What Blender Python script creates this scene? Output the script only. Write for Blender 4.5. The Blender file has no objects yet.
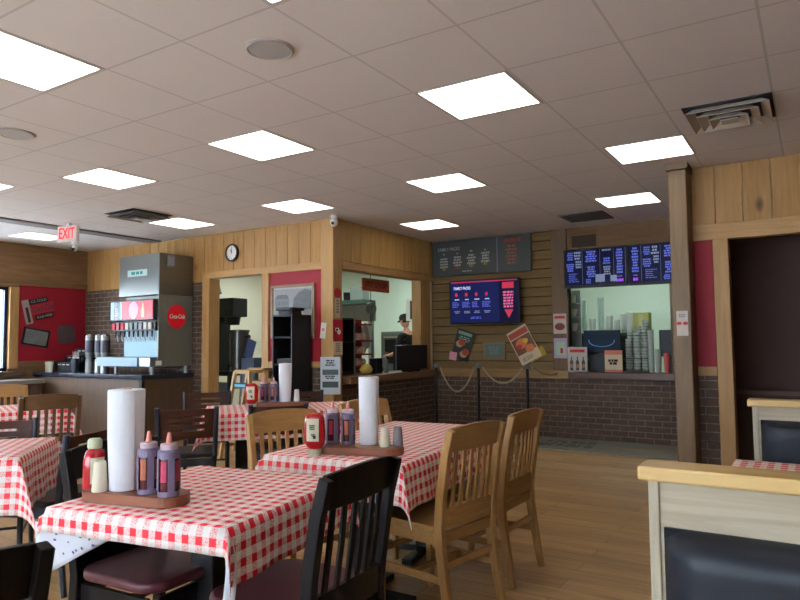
import bpy, bmesh, math, random
from mathutils import Vector, Matrix
R = math.radians; PI = math.pi
random.seed(5)
scn = bpy.context.scene
C = scn.collection
H = 1.31          # eye height; ceiling 2.81
# ------------------------------------------------------------------ materials
def srgb(c):
    return tuple(((x/255.0)/12.92 if x/255.0 <= .04045 else ((x/255.0+.055)/1.055)**2.4) for x in c)
MATS = {}
def newmat(name):
    m = bpy.data.materials.new(name); m.use_nodes = True
    nt = m.node_tree; b = nt.nodes['Principled BSDF']
    return m, nt, b
def N(nt, t, **kw):
    n = nt.nodes.new(t)
    for k, v in kw.items():
        if k in n.inputs: n.inputs[k].default_value = v
        else: setattr(n, k, v)
    return n
def math_(nt, op, a, b=None, c=None):
    n = nt.nodes.new('ShaderNodeMath'); n.operation = op
    for i, v in enumerate((a, b, c)):
        if v is None: continue
        if isinstance(v, (int, float)): n.inputs[i].default_value = v
        else: nt.links.new(v, n.inputs[i])
    return n.outputs[0]
def mixc(nt, fac, a, b, mode='MIX'):
    n = nt.nodes.new('ShaderNodeMix'); n.data_type = 'RGBA'; n.blend_type = mode
    for i, v in ((0, fac), (6, a), (7, b)):
        if isinstance(v, (int, float)): n.inputs[i].default_value = v
        elif isinstance(v, tuple): n.inputs[i].default_value = (*v[:3], 1)
        else: nt.links.new(v, n.inputs[i])
    return n.outputs[2]
def plain(name, col, rough=.5, metal=0, var=.08, scale=30, bump=0, emit=None, es=0, coat=0, trans=0, spec=.3):
    if name in MATS: return MATS[name]
    m, nt, b = newmat(name); c = srgb(col)
    tc = N(nt, 'ShaderNodeTexCoord'); no = N(nt, 'ShaderNodeTexNoise', Scale=scale, Detail=3.0)
    nt.links.new(tc.outputs['Object'], no.inputs['Vector'])
    o = mixc(nt, no.outputs['Fac'], tuple(x*(1-var) for x in c), tuple(min(1, x*(1+var)) for x in c))
    nt.links.new(o, b.inputs['Base Color'])
    b.inputs['Roughness'].default_value = rough; b.inputs['Metallic'].default_value = metal
    b.inputs['Coat Weight'].default_value = coat
    b.inputs['Transmission Weight'].default_value = trans; b.inputs['Specular IOR Level'].default_value = spec
    if bump:
        bp = N(nt, 'ShaderNodeBump', Strength=bump, Distance=.002); nt.links.new(no.outputs['Fac'], bp.inputs['Height']); nt.links.new(bp.outputs[0], b.inputs['Normal'])
    if emit:
        b.inputs['Emission Color'].default_value = (*srgb(emit), 1); b.inputs['Emission Strength'].default_value = es
    MATS[name] = m; return m
def wood(name, col, col2, axis='z', rough=.5, knots=0, scale=1.0, coat=0):
    if name in MATS: return MATS[name]
    m, nt, b = newmat(name)
    tc = N(nt, 'ShaderNodeTexCoord'); mp = N(nt, 'ShaderNodeMapping')
    s = {'z': (14, 14, 1.2), 'x': (1.2, 14, 14), 'y': (14, 1.2, 14)}[axis]
    mp.inputs['Scale'].default_value = tuple(q*scale for q in s)
    nt.links.new(tc.outputs['Object'], mp.inputs['Vector'])
    no = N(nt, 'ShaderNodeTexNoise', Scale=1.6, Detail=6.0, Roughness=.6, Distortion=.8)
    nt.links.new(mp.outputs[0], no.inputs['Vector'])
    cr = N(nt, 'ShaderNodeValToRGB'); cr.color_ramp.elements[0].position = .3; cr.color_ramp.elements[1].position = .72
    cr.color_ramp.elements[0].color = (*srgb(col2), 1); cr.color_ramp.elements[1].color = (*srgb(col), 1)
    nt.links.new(no.outputs['Fac'], cr.inputs[0]); out = cr.outputs[0]
    if knots:
        mp2 = N(nt, 'ShaderNodeMapping'); mp2.inputs['Scale'].default_value = {'z': (1.5, 1.5, .8), 'x': (.8, 1.5, 1.5), 'y': (1.5, .8, 1.5)}[axis]
        nt.links.new(tc.outputs['Object'], mp2.inputs['Vector'])
        vo = N(nt, 'ShaderNodeTexVoronoi', Scale=knots); nt.links.new(mp2.outputs[0], vo.inputs['Vector'])
        cr2 = N(nt, 'ShaderNodeValToRGB'); cr2.color_ramp.elements[0].position = .04; cr2.color_ramp.elements[1].position = .11
        nt.links.new(vo.outputs['Distance'], cr2.inputs[0])
        out = mixc(nt, cr2.outputs[0], tuple(x*.28 for x in srgb(col2)), out)
    nt.links.new(out, b.inputs['Base Color']); b.inputs['Roughness'].default_value = rough; b.inputs['Coat Weight'].default_value = coat; b.inputs['Specular IOR Level'].default_value = .12 if 'black' in name or 'mahog' in name else .3
    bp = N(nt, 'ShaderNodeBump', Strength=.15, Distance=.003); nt.links.new(no.outputs['Fac'], bp.inputs['Height']); nt.links.new(bp.outputs[0], b.inputs['Normal'])
    MATS[name] = m; return m
def brick(name, plane):
    if name in MATS: return MATS[name]
    m, nt, b = newmat(name)
    tc = N(nt, 'ShaderNodeTexCoord'); sp = N(nt, 'ShaderNodeSeparateXYZ'); cb = N(nt, 'ShaderNodeCombineXYZ')
    nt.links.new(tc.outputs['Object'], sp.inputs[0])
    nt.links.new(sp.outputs['X' if plane == 'x' else 'Y'], cb.inputs[0]); nt.links.new(sp.outputs['Z'], cb.inputs[1])
    br = N(nt, 'ShaderNodeTexBrick', Scale=1.0)
    br.inputs['Brick Width'].default_value = .205; br.inputs['Row Height'].default_value = .073
    br.inputs['Mortar Size'].default_value = .0055; br.inputs['Mortar Smooth'].default_value = .25; br.inputs['Bias'].default_value = -.1
    br.inputs['Color1'].default_value = (*srgb((86, 64, 50)), 1); br.inputs['Color2'].default_value = (*srgb((66, 50, 40)), 1)
    br.inputs['Mortar'].default_value = (*srgb((126, 112, 96)), 1)
    nt.links.new(cb.outputs[0], br.inputs['Vector'])
    no = N(nt, 'ShaderNodeTexNoise', Scale=22.0, Detail=4.0); nt.links.new(tc.outputs['Object'], no.inputs['Vector'])
    o = mixc(nt, .55, br.outputs['Color'], no.outputs['Fac'], 'OVERLAY'); nt.links.new(o, b.inputs['Base Color'])
    b.inputs['Roughness'].default_value = .85
    inv = math_(nt, 'SUBTRACT', 1.0, br.outputs['Fac'])
    bp = N(nt, 'ShaderNodeBump', Strength=.7, Distance=.006); nt.links.new(inv, bp.inputs['Height']); nt.links.new(bp.outputs[0], b.inputs['Normal'])
    MATS[name] = m; return m
def ceiling_mat():
    m, nt, b = newmat('ceiling_tile')
    tc = N(nt, 'ShaderNodeTexCoord'); sp = N(nt, 'ShaderNodeSeparateXYZ'); nt.links.new(tc.outputs['Object'], sp.inputs[0])
    def line(o, ph):
        a = math_(nt, 'SUBTRACT', o, ph); a = math_(nt, 'DIVIDE', a, .61); a = math_(nt, 'FRACT', a)
        a = math_(nt, 'SUBTRACT', a, .5); a = math_(nt, 'ABSOLUTE', a)
        return math_(nt, 'GREATER_THAN', a, .489)
    g = math_(nt, 'MAXIMUM', line(sp.outputs['X'], -1.99), line(sp.outputs['Y'], 3.32))
    no = N(nt, 'ShaderNodeTexNoise', Scale=90.0, Detail=3.0); nt.links.new(tc.outputs['Object'], no.inputs['Vector'])
    no2 = N(nt, 'ShaderNodeTexNoise', Scale=1.1, Detail=2.0); nt.links.new(tc.outputs['Object'], no2.inputs['Vector'])
    base = mixc(nt, no.outputs['Fac'], srgb((226, 221, 216)), srgb((238, 233, 228)))
    base = mixc(nt, math_(nt, 'MULTIPLY', no2.outputs['Fac'], .25), base, srgb((200, 194, 188)))
    o = mixc(nt, math_(nt, 'MULTIPLY', g, .38), base, srgb((150, 144, 138))); nt.links.new(o, b.inputs['Base Color'])
    b.inputs['Roughness'].default_value = .9
    h = math_(nt, 'SUBTRACT', math_(nt, 'MULTIPLY', no.outputs['Fac'], .3), g)
    bp = N(nt, 'ShaderNodeBump', Strength=.3, Distance=.004); nt.links.new(h, bp.inputs['Height']); nt.links.new(bp.outputs[0], b.inputs['Normal'])
    return m
def floor_mat():
    m, nt, b = newmat('plank_floor')
    tc = N(nt, 'ShaderNodeTexCoord')
    br = N(nt, 'ShaderNodeTexBrick', Scale=1.0)
    br.inputs['Brick Width'].default_value = 1.2; br.inputs['Row Height'].default_value = .15
    br.inputs['Mortar Size'].default_value = .0018; br.inputs['Bias'].default_value = 0.0
    br.inputs['Color1'].default_value = (*srgb((176, 140, 92)), 1); br.inputs['Color2'].default_value = (*srgb((154, 120, 76)), 1)
    br.inputs['Mortar'].default_value = (*srgb((84, 60, 38)), 1)
    nt.links.new(tc.outputs['Object'], br.inputs['Vector'])
    mp = N(nt, 'ShaderNodeMapping'); mp.inputs['Scale'].default_value = (1.3, 16, 1); nt.links.new(tc.outputs['Object'], mp.inputs['Vector'])
    no = N(nt, 'ShaderNodeTexNoise', Scale=1.5, Detail=6.0, Distortion=1.2); nt.links.new(mp.outputs[0], no.inputs['Vector'])
    o = mixc(nt, .5, br.outputs['Color'], no.outputs['Fac'], 'OVERLAY'); nt.links.new(o, b.inputs['Base Color'])
    b.inputs['Roughness'].default_value = .38; b.inputs['Specular IOR Level'].default_value = .4
    return m
def gingham():
    m, nt, b = newmat('gingham_cloth')
    uv = N(nt, 'ShaderNodeTexCoord'); sp = N(nt, 'ShaderNodeSeparateXYZ'); nt.links.new(uv.outputs['UV'], sp.inputs[0])
    def st(o):
        a = math_(nt, 'DIVIDE', o, .052); a = math_(nt, 'FRACT', a); return math_(nt, 'GREATER_THAN', a, .5)
    a, c = st(sp.outputs['X']), st(sp.outputs['Y'])
    both = math_(nt, 'MULTIPLY', a, c); one = math_(nt, 'SUBTRACT', math_(nt, 'MAXIMUM', a, c), both)
    ck = N(nt, 'ShaderNodeTexVoronoi', Scale=190.0); nt.links.new(uv.outputs['UV'], ck.inputs['Vector'])
    sp2 = math_(nt, 'LESS_THAN', ck.outputs['Distance'], .42)
    fac = math_(nt, 'ADD', both, math_(nt, 'MULTIPLY', one, math_(nt, 'ADD', .28, math_(nt, 'MULTIPLY', sp2, .42))))
    o = mixc(nt, fac, srgb((240, 234, 228)), srgb((208, 24, 38))); nt.links.new(o, b.inputs['Base Color'])
    b.inputs['Roughness'].default_value = .5; b.inputs['Specular IOR Level'].default_value = .25
    return m
def mgloss(name, col, rough=.2): return plain(name, col, rough, 0, .04)
W_PINE = lambda ax='z': wood('pine_'+ax, (170, 128, 74), (142, 102, 54), ax, .55, 1.6)
W_TRIM = lambda ax='z': wood('pine_trim_'+ax, (178, 138, 86), (150, 112, 66), ax, .5, 1.1)
W_POST = lambda ax='z': wood('pillar_wood_'+ax, (124, 98, 68), (100, 78, 52), ax, .5, .8)
W_SIDING = lambda ax='x': wood('siding_'+ax, (122, 96, 54), (98, 76, 42), ax, .6, .9)
W_OAK = wood('oak_light', (160, 121, 70), (134, 98, 54), 'z', .4, 0, 2.0, .1)
W_OAKX = wood('oak_light_x', (160, 121, 70), (134, 98, 54), 'x', .4, 0, 2.0, .1)
W_BROWN = wood('chair_brown', (104, 74, 48), (80, 54, 34), 'x', .35, 0, 2.0, .2)
W_BLACK = wood('chair_black', (26, 22, 22), (16, 13, 13), 'z', .42, 0, 2.0, 0)
W_DARKCREST = wood('chair_mahogany', (70, 38, 25), (48, 26, 17), 'x', .4, 0, 2.0, 0)
M_DARKPOST = plain('dark_post', (34, 36, 44), .35)
M_BURG = plain('burgundy_vinyl', (72, 34, 38), .35, var=.15)
M_BLKVINYL = plain('black_vinyl', (24, 25, 30), .4)
M_NAVY = plain('navy_vinyl', (17, 20, 29), .45, var=.2, scale=8, bump=.2)
M_BLACK = plain('black_plastic', (18, 18, 20), .45)
M_BLACKM = plain('black_metal', (20, 20, 21), .4, .3)
M_STEEL = plain('stainless', (150, 152, 150), .36, .9, .05)
M_CHROME = plain('chrome', (200, 202, 206), .12, 1, .02)
M_RED = plain('red_wall_paint', (140, 20, 34), .6, var=.05, scale=4)
M_CREAM = plain('cream_wall', (226, 222, 206), .7, var=.03, scale=3)
M_MINT = plain('mint_wall', (200, 218, 206), .7, var=.03, scale=3)
M_WHITE = plain('white_plastic', (228, 228, 224), .35)
M_PAPER = plain('paper_towel', (236, 240, 246), .9, var=.03, scale=60, bump=.4)
M_GREY = plain('grey_plastic', (120, 122, 124), .5)
M_TRAY = wood('caddy_wood', (124, 72, 46), (98, 54, 34), 'x', .4, 0, 2.0)
M_COUNTER = plain('counter_laminate', (34, 38, 50), .22, var=.2, scale=60)
M_CABBODY = wood('counter_body', (92, 70, 52), (74, 55, 40), 'z', .5)
M_KETCH = plain('ketchup_red', (150, 16, 22), .2, coat=.5)
M_LABEL = plain('cream_label', (208, 206, 176), .6)
M_CREAMP = plain('cream_plastic', (226, 222, 196), .4)
M_LILAC = plain('lilac_grey_plastic', (104, 92, 112), .5)
M_SAUCE = plain('dark_sauce', (58, 20, 22), .25)
M_PINK = plain('pink_label', (150, 34, 66), .5, var=.4, scale=40)
M_ORANGE = plain('orange_label', (140, 74, 46), .5, var=.5, scale=40)
M_SALMON = plain('salmon_tip', (196, 120, 104), .45)
M_GING = gingham(); M_CLOTHBACK = plain('flannel_back', (218, 222, 232), .9, var=.04)
M_INK = plain('ink_black', (24, 22, 24), .6); M_INKW = plain('ink_white', (226, 224, 214), .6)
M_INKR = plain('ink_red', (182, 34, 36), .6); M_INKO = plain('ink_orange', (196, 98, 60), .6); M_INKY = plain('ink_yellow', (206, 176, 66), .6)
M_DOT = plain('marks_blue', (70, 74, 110), .8)
# ------------------------------------------------------------------ mesh building
class MB:
    def __init__(s): s.bm = bmesh.new()
    def _tag(s, n0, mat):
        s.bm.faces.ensure_lookup_table()
        for f in s.bm.faces[n0:]: f.material_index = mat
    def box(s, x0, x1, y0, y1, z0, z1, mat=0, M=None):
        n0 = len(s.bm.faces)
        vs = [Vector((x, y, z)) for z in (z0, z1) for y in (y0, y1) for x in (x0, x1)]
        if M is not None: vs = [M @ v for v in vs]
        v = [s.bm.verts.new(p) for p in vs]
        for f in ((0, 2, 3, 1), (4, 5, 7, 6), (0, 1, 5, 4), (2, 6, 7, 3), (0, 4, 6, 2), (1, 3, 7, 5)):
            s.bm.faces.new([v[i] for i in f])
        s._tag(n0, mat); return s
    def cyl(s, p0, p1, r0, r1=None, n=16, mat=0, caps=True):
        n0 = len(s.bm.faces); r1 = r0 if r1 is None else r1
        p0, p1 = Vector(p0), Vector(p1); d = (p1-p0).normalized()
        a = d.orthogonal().normalized(); b = d.cross(a)
        A, B = [], []
        for i in range(n):
            t = 2*PI*i/n; o = a*math.cos(t)+b*math.sin(t)
            A.append(s.bm.verts.new(p0+o*r0)); B.append(s.bm.verts.new(p1+o*r1))
        for i in range(n): s.bm.faces.new((A[i], A[(i+1) % n], B[(i+1) % n], B[i]))
        if caps: s.bm.faces.new(A[::-1]); s.bm.faces.new(B)
        s._tag(n0, mat); return s
    def lathe(s, prof, c=(0, 0, 0), n=24, mat=0, sx=1, sy=1):
        n0 = len(s.bm.faces); rings = []
        for r, z in prof:
            rings.append([s.bm.verts.new((c[0]+sx*r*math.cos(2*PI*i/n), c[1]+sy*r*math.sin(2*PI*i/n), c[2]+z)) for i in range(n)])
        for a, b in zip(rings, rings[1:]):
            for i in range(n): s.bm.faces.new((a[i], a[(i+1) % n], b[(i+1) % n], b[i]))
        s.bm.faces.new(rings[0][::-1]); s.bm.faces.new(rings[-1]); s._tag(n0, mat); return s
    def sweep(s, pts, prof, up=(0, 0, 1), mat=0, scale=None, closed=False):
        """sweep a 2D profile [(side, upish)] along pts"""
        n0 = len(s.bm.faces); pts = [Vector(p) for p in pts]; rings = []; k = len(pts)
        for i, p in enumerate(pts):
            if closed: t = (pts[(i+1) % k]-pts[i-1]).normalized()
            else: t = (pts[min(i+1, k-1)]-pts[max(i-1, 0)]).normalized()
            u = Vector(up); sd = t.cross(u)
            if sd.length < 1e-4: sd = t.cross(Vector((0, 1, 0)))
            sd.normalize(); u = sd.cross(t).normalized(); sc = scale[i] if scale else 1
            rings.append([s.bm.verts.new(p+sd*a*sc+u*b*sc) for a, b in prof])
        m = len(prof)
        prs = list(zip(rings, rings[1:])) + ([(rings[-1], rings[0])] if closed else [])
        for A, B in prs:
            for j in range(m): s.bm.faces.new((A[j], A[(j+1) % m], B[(j+1) % m], B[j]))
        if not closed: s.bm.faces.new(rings[0][::-1]); s.bm.faces.new(rings[-1])
        s._tag(n0, mat); return s
    def tube(s, pts, r, n=8, mat=0, scale=None, closed=False):
        return s.sweep(pts, [(r*math.cos(2*PI*i/n), r*math.sin(2*PI*i/n)) for i in range(n)], mat=mat, scale=scale, closed=closed)
    def bar(s, pts, w, d, up=(0, 0, 1), mat=0, scale=None):
        return s.sweep(pts, [(-w/2, -d/2), (w/2, -d/2), (w/2, d/2), (-w/2, d/2)], up, mat, scale)
    def prism(s, poly, z0, z1, mat=0, M=None):
        n0 = len(s.bm.faces)
        f = lambda x, y, z: (M @ Vector((x, y, z))) if M is not None else Vector((x, y, z))
        A = [s.bm.verts.new(f(x, y, z0)) for x, y in poly]; B = [s.bm.verts.new(f(x, y, z1)) for x, y in poly]
        n = len(poly)
        for i in range(n): s.bm.faces.new((A[i], A[(i+1) % n], B[(i+1) % n], B[i]))
        s.bm.faces.new(A[::-1]); s.bm.faces.new(B); s._tag(n0, mat); return s
    def text(s, body, size, M, mat=0, ext=.0015, shear=0, sx=1, fit=None):
        me = text_mesh(body, size, ext, shear); n0 = len(s.bm.faces)
        xs = [v.co.x for v in me.vertices]; w = (max(xs)-min(xs)) or 1
        if fit: sx = fit/w
        S = Matrix.Diagonal((sx, 1, 1, 1))
        vs = [s.bm.verts.new(M @ S @ v.co) for v in me.vertices]
        for p in me.polygons:
            try: s.bm.faces.new([vs[i] for i in p.vertices])
            except ValueError: pass
        s._tag(n0, mat); return s
    def build(s, name, mats, parent=None, smooth=False, bevel=0, seg=2, sub=0, loc=None):
        bmesh.ops.recalc_face_normals(s.bm, faces=s.bm.faces)
        me = bpy.data.meshes.new(name); s.bm.to_mesh(me); s.bm.free()
        for m in (mats if isinstance(mats, (list, tuple)) else [mats]): me.materials.append(m)
        if smooth: me.polygons.foreach_set('use_smooth', [True]*len(me.polygons))
        o = bpy.data.objects.new(name, me); C.objects.link(o)
        if parent: o.parent = parent
        if loc: o.location = loc
        if bevel:
            b = o.modifiers.new('bevel', 'BEVEL'); b.width = bevel; b.segments = seg; b.limit_method = 'ANGLE'; b.angle_limit = R(40)
        if sub:
            b = o.modifiers.new('sub', 'SUBSURF'); b.levels = sub; b.render_levels = sub
        if smooth:
            me.set_sharp_from_angle(angle=R(42))
        return o
_tx = {}
def text_mesh(body, size, ext, shear):
    k = (body, size, ext, shear)
    if k in _tx: return _tx[k]
    cu = bpy.data.curves.new('lettering', 'FONT'); cu.body = body; cu.size = size; cu.extrude = ext; cu.shear = shear
    cu.align_x = 'CENTER'; cu.align_y = 'CENTER'; cu.resolution_u = 3; cu.offset = size*.012
    o = bpy.data.objects.new('lettering', cu); C.objects.link(o)
    dg = bpy.context.evaluated_depsgraph_get(); dg.update()
    me = bpy.data.meshes.new_from_object(o.evaluated_get(dg)); _tx[k] = me
    bpy.data.objects.remove(o); return me
def tag(o, label=None, cat=None, group=None, kind=None):
    if label: o['label'] = label
    if cat: o['category'] = cat
    if group: o['group'] = group
    if kind: o['kind'] = kind
    return o
def thing(name, label, cat, loc=(0, 0, 0), rz=0, group=None, tilt=0):
    o = bpy.data.objects.new(name, None); C.objects.link(o); o.location = loc; o.rotation_euler = (0, tilt, rz)
    o.empty_display_size = .1
    return tag(o, label, cat, group)
def setting(name, loc=(0, 0, 0)):
    o = bpy.data.objects.new(name, None); C.objects.link(o); o.location = loc; o['kind'] = 'structure'; return o
def dup(root, label, loc, rz=None, group=None):
    r = root.copy(); C.objects.link(r); r.location = loc
    if rz is not None: r.rotation_euler[2] = rz
    r['label'] = label
    if group: r['group'] = group
    for ch in list(root.children):
        c = ch.copy(); C.objects.link(c); c.parent = r
        for g in ch.children:
            d = g.copy(); C.objects.link(d); d.parent = c
    return r
# wall frame: local x right, z up, -y outward to the viewer
XZ = Matrix(((1, 0, 0, 0), (0, 0, -1, 0), (0, 1, 0, 0), (0, 0, 0, 1)))   # text plane to wall plane (front to -y)
def onwall(x, y, z, rx=0): return Matrix.Translation((x, y, z)) @ Matrix.Rotation(rx, 4, 'Y') @ XZ
def rrect(w, d, r, n=5):
    out = []
    for cx, cy, a in ((w/2-r, d/2-r, 0), (-w/2+r, d/2-r, 90), (-w/2+r, -d/2+r, 180), (w/2-r, -d/2+r, 270)):
        for i in range(n+1):
            t = R(a+90*i/n); out.append((cx+r*math.cos(t), cy+r*math.sin(t)))
    return out
def bars(mb, x0, z0, w, n, lh, y, mat, rnd, gap=.35, align='c', th=.0015):
    """rows of small word-like strokes too small to read"""
    for i in range(n):
        z = z0-i*lh; ww = w*rnd.uniform(.6, 1.0); x = x0-ww/2 if align == 'c' else x0-w/2; e = x+ww
        while x < e:
            L = min(rnd.uniform(.15, .35)*w, e-x)
            if L > .002: mb.box(x, x+L*.85, y-th, y, z-lh*(1-gap)/2, z+lh*(1-gap)/2, mat)
            x += L+.02*w
# ------------------------------------------------------------------ setting
XL, XR, YB, YW, YA, YK, ZC = -9.9, 1.45, -2.6, 6.2, 8.65, 11.4, 2.81
XP = -4.86       # kitchen pass-through wall
b = MB(); b.box(XL-.3, XR+.2, YB-.2, YK+.2, -.1, 0); f = b.build('floor', floor_mat()); f['kind'] = 'structure'
b = MB(); b.box(XL-.3, XR+.2, YB-.2, YK+.2, ZC, ZC+.1); f = b.build('ceiling', ceiling_mat()); f['kind'] = 'structure'
def vboards(mb, axis, a0, a1, z0, z1, pl, out, w=.2, t=.018, gap=.005):
    n = max(1, round((a1-a0)/w)); w = (a1-a0)/n
    for i in range(n):
        p, q = a0+i*w+gap/2, a0+(i+1)*w-gap/2
        lo, hi = sorted((pl, pl+out*t))
        if axis == 'x': mb.box(p, q, lo, hi, z0, z1)
        else: mb.box(lo, hi, p, q, z0, z1)
def hboards(mb, a0, a1, z0, z1, pl, w=.128, t=.034):
    n = round((z1-z0)/w); w = (z1-z0)/n
    for i in range(n):   # lap siding: bottom edge stands proud
        za, zb = z0+i*w, z0+(i+1)*w
        mb.prism([(pl, za), (pl-t, za), (pl-t*.2, zb-.013), (pl, zb-.013)], a0, a1, M=Matrix(((0, 0, 1, 0), (1, 0, 0, 0), (0, 1, 0, 0), (0, 0, 0, 1))))
# --- W1 : wall with the doorway and the clock
w1 = setting('wall_middle')
b = MB(); y0, y1 = 6.22, 6.34
b.box(XL, -7.02, y0, y1, 0, ZC); b.box(-7.02, -6.0, y0, y1, 2.2, ZC); b.box(-6.0, XP-.02, y0, y1, 0, ZC)
b.build('wall_core', M_CREAM, w1)
b = MB(); vboards(b, 'x', XL, -7.14, 2.16, ZC, 6.22, -1); vboards(b, 'x', -7.14, -5.03, 2.29, ZC, 6.22, -1); b.build('vertical_boards', W_PINE(), w1, bevel=.003)
b = MB(); b.box(XL, -7.145, 6.2, 6.22, 0, 2.16); b.box(-5.98, -5.035, 6.2, 6.22, 0, 1.0); b.build('brick_cladding', brick('brick_x', 'x'), w1)
b = MB(); b.box(-5.98, -5.035, 6.2, 6.22, 1.075, 2.2); b.build('red_panel', M_RED, w1)
b = MB(); b.box(-5.98, -5.035, 6.175, 6.22, 1.0, 1.075); b.box(-7.14, -5.03, 6.185, 6.22, 2.2, 2.29); b.build('horizontal_trim', W_TRIM('x'), w1, bevel=.004)
b = MB(); b.box(-7.14, -7.0, 6.17, 6.36, 0, 2.2); b.box(-6.015, -5.9, 6.17, 6.36, 0, 2.2); b.build('door_casing', W_TRIM(), w1, bevel=.004)
t = setting('trim_1'); b = MB(); b.box(-5.03, -4.84, 6.16, 6.34, 0, ZC); b.build('corner_post', W_TRIM(), t, bevel=.012)
# --- W2 : kitchen pass-through
w2 = setting('wall_pass')
b = MB(); b.box(-4.98, -4.885, 6.345, 8.628, 0, .80); b.box(-4.98, -4.885, 6.345, 8.628, 2.26, ZC); b.box(-4.98, -4.885, 8.24, 8.628, .80, 2.26); b.build('wall_core', M_CREAM, w2)
b = MB(); b.box(-4.885, XP, 6.345, 8.628, 0, .79); b.build('brick_cladding', brick('brick_y', 'y'), w2)
b = MB(); vboards(b, 'y', 6.345, 8.628, 2.3, ZC, -4.885, 1, t=.025); b.build('vertical_boards', wood('pine_pass', (186, 146, 84), (160, 122, 64), 'z', .55, 1.6), w2, bevel=.003)
b = MB(); b.box(-5.0, -4.84, 6.345, 8.628, 2.2, 2.29); b.build('header_trim', W_TRIM('y'), w2, bevel=.004)
b = MB(); b.box(-5.0, -4.845, 8.225, 8.5, .9, 2.2); b.build('side_casing', W_TRIM(), w2, bevel=.004)
b = MB(); b.box(-5.09, -4.72, 6.345, 8.60, .80, .89); b.build('serving_sill', wood('sill_wood', (128, 92, 62), (104, 72, 46), 'y', .4), w2, bevel=.008)
# --- W3 : alcove wall with menus and order window
w3 = setting('wall_alcove'); S = YA
b = MB(); b.box(-4.98, -2.79, S+.01, S+.12, 0, ZC); b.box(-2.79, -1.5, S+.01, S+.12, 0, .80); b.box(-2.79, -1.5, S+.01, S+.12, 2.02, ZC); b.box(-1.5, .2, S+.01, S+.12, 0, ZC)
b.build('wall_core', M_MINT, w3)
b = MB(); b.box(-4.975, .2, S-.02, S+.01, 0, .792); b.build('brick_cladding', brick('brick_x', 'x'), w3)
b = MB(); hboards(b, -4.975, -3.001, .9, ZC, S+.01); hboards(b, -1.42, .2, .91, ZC, S+.01); b.build('lap_siding', W_SIDING(), w3)
b = MB(); b.box(-4.97, -3.001, S+.003, S+.0099, .9, ZC); b.box(-1.42, .2, S+.003, S+.0099, .9, ZC); b.build('siding_backing', plain('siding_back', (58, 44, 28), .8), w3)  # dark sheet paints the shadow lines into the board gaps
b = MB(); b.box(-2.785, -1.42, S-.015, S+.01, 2.3, ZC); b.build('upper_panel', wood('alcove_panel', (122, 88, 50), (98, 70, 40), 'x', .6, .6), w3)
b = MB(); b.box(XP+.001, -2.795, S-.045, S+.01, .79, .905); b.box(-1.415, .2, S-.045, S+.01, .79, .9); b.build('ledge_board', wood('ledge_wood', (150, 116, 70), (122, 92, 54), 'x', .5, .8), w3, bevel=.004)
b = MB(); b.box(-3.0, -2.79, S-.04, S+.12, .907, ZC); b.box(-1.5, -1.42, S-.04, S+.12, .886, ZC); b.build('window_casing', wood('alcove_casing', (108, 82, 52), (88, 66, 42), 'z', .5, .8), w3, bevel=.004)
b = MB(); b.box(-2.79, -1.42, S-.09, S+.32, .80, .885); b.build('order_counter', wood('order_counter', (96, 64, 46), (76, 50, 36), 'x', .35), w3, bevel=.006)
# --- W4 : right side wall with the dark doorway
w4 = setting('wall_right_middle')
b = MB(); b.box(-.93, -.6, 6.22, 6.34, 0, ZC); b.box(-.6, .9, 6.22, 6.34, 2.17, ZC); b.box(.9, XR, 6.22, 6.34, 0, ZC); b.build('wall_core', M_CREAM, w4)
b = MB(); vboards(b, 'x', -.9, XR, 2.3, ZC, 6.22, -1, w=.205); b.build('vertical_boards', W_PINE(), w4, bevel=.003)
b = MB(); b.box(-.9, XR, 6.18, 6.22, 2.16, 2.3); b.build('header_trim', W_TRIM('x'), w4, bevel=.004)
b = MB(); b.box(-.9, -.72, 6.2, 6.22, 1.07, 2.16); b.build('red_panel', M_RED, w4)
b = MB(); b.box(-.9, -.72, 6.18, 6.22, .99, 1.07); b.build('ledge_board', W_TRIM('x'), w4, bevel=.004)
b = MB(); b.box(-.9, -.72, 6.2, 6.22, 0, .99); b.box(1.0, XR, 6.2, 6.22, 0, 1.0); b.build('brick_cladding', brick('brick_x', 'x'), w4)
b = MB(); b.box(-.715, -.595, 6.17, 6.36, 0, 2.16); b.box(.9, 1.0, 6.17, 6.36, 0, 2.16); b.build('door_casing', W_TRIM(), w4, bevel=.004)
t = setting('trim_2'); b = MB(); b.box(-1.015, -.87, 5.93, 6.24, 0, ZC-.06); b.build('pillar_shaft', W_POST(), t, bevel=.01)
b = MB(); b.box(-1.03, -.855, 5.915, 6.25, ZC-.055, ZC-.001); b.build('pillar_cap', plain('cap_paint', (110, 92, 70), .7), t)
# hall behind the doorway and partition of the alcove
M_HALL = plain('hall_brown', (84, 62, 56), .8)
t = setting('wall_hall'); b = MB(); b.box(-.93, XR, 7.3, 7.4, 0, ZC); b.box(-.95, -.93, 6.35, 7.3, 0, ZC); b.build('wall_core', M_HALL, t)
b = MB(); b.box(-.93, XR, 7.27, 7.3, .76, .80); b.build('chair_rail', plain('hall_rail', (104, 80, 70), .6), t)
t = setting('wall_alcove_right'); b = MB(); b.box(-.93, -.9, 6.36, 7.26, 0, .01); b.box(.0, .1, 7.42, 8.6, 0, ZC); b.build('wall_core', W_SIDING('z'), t)
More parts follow.
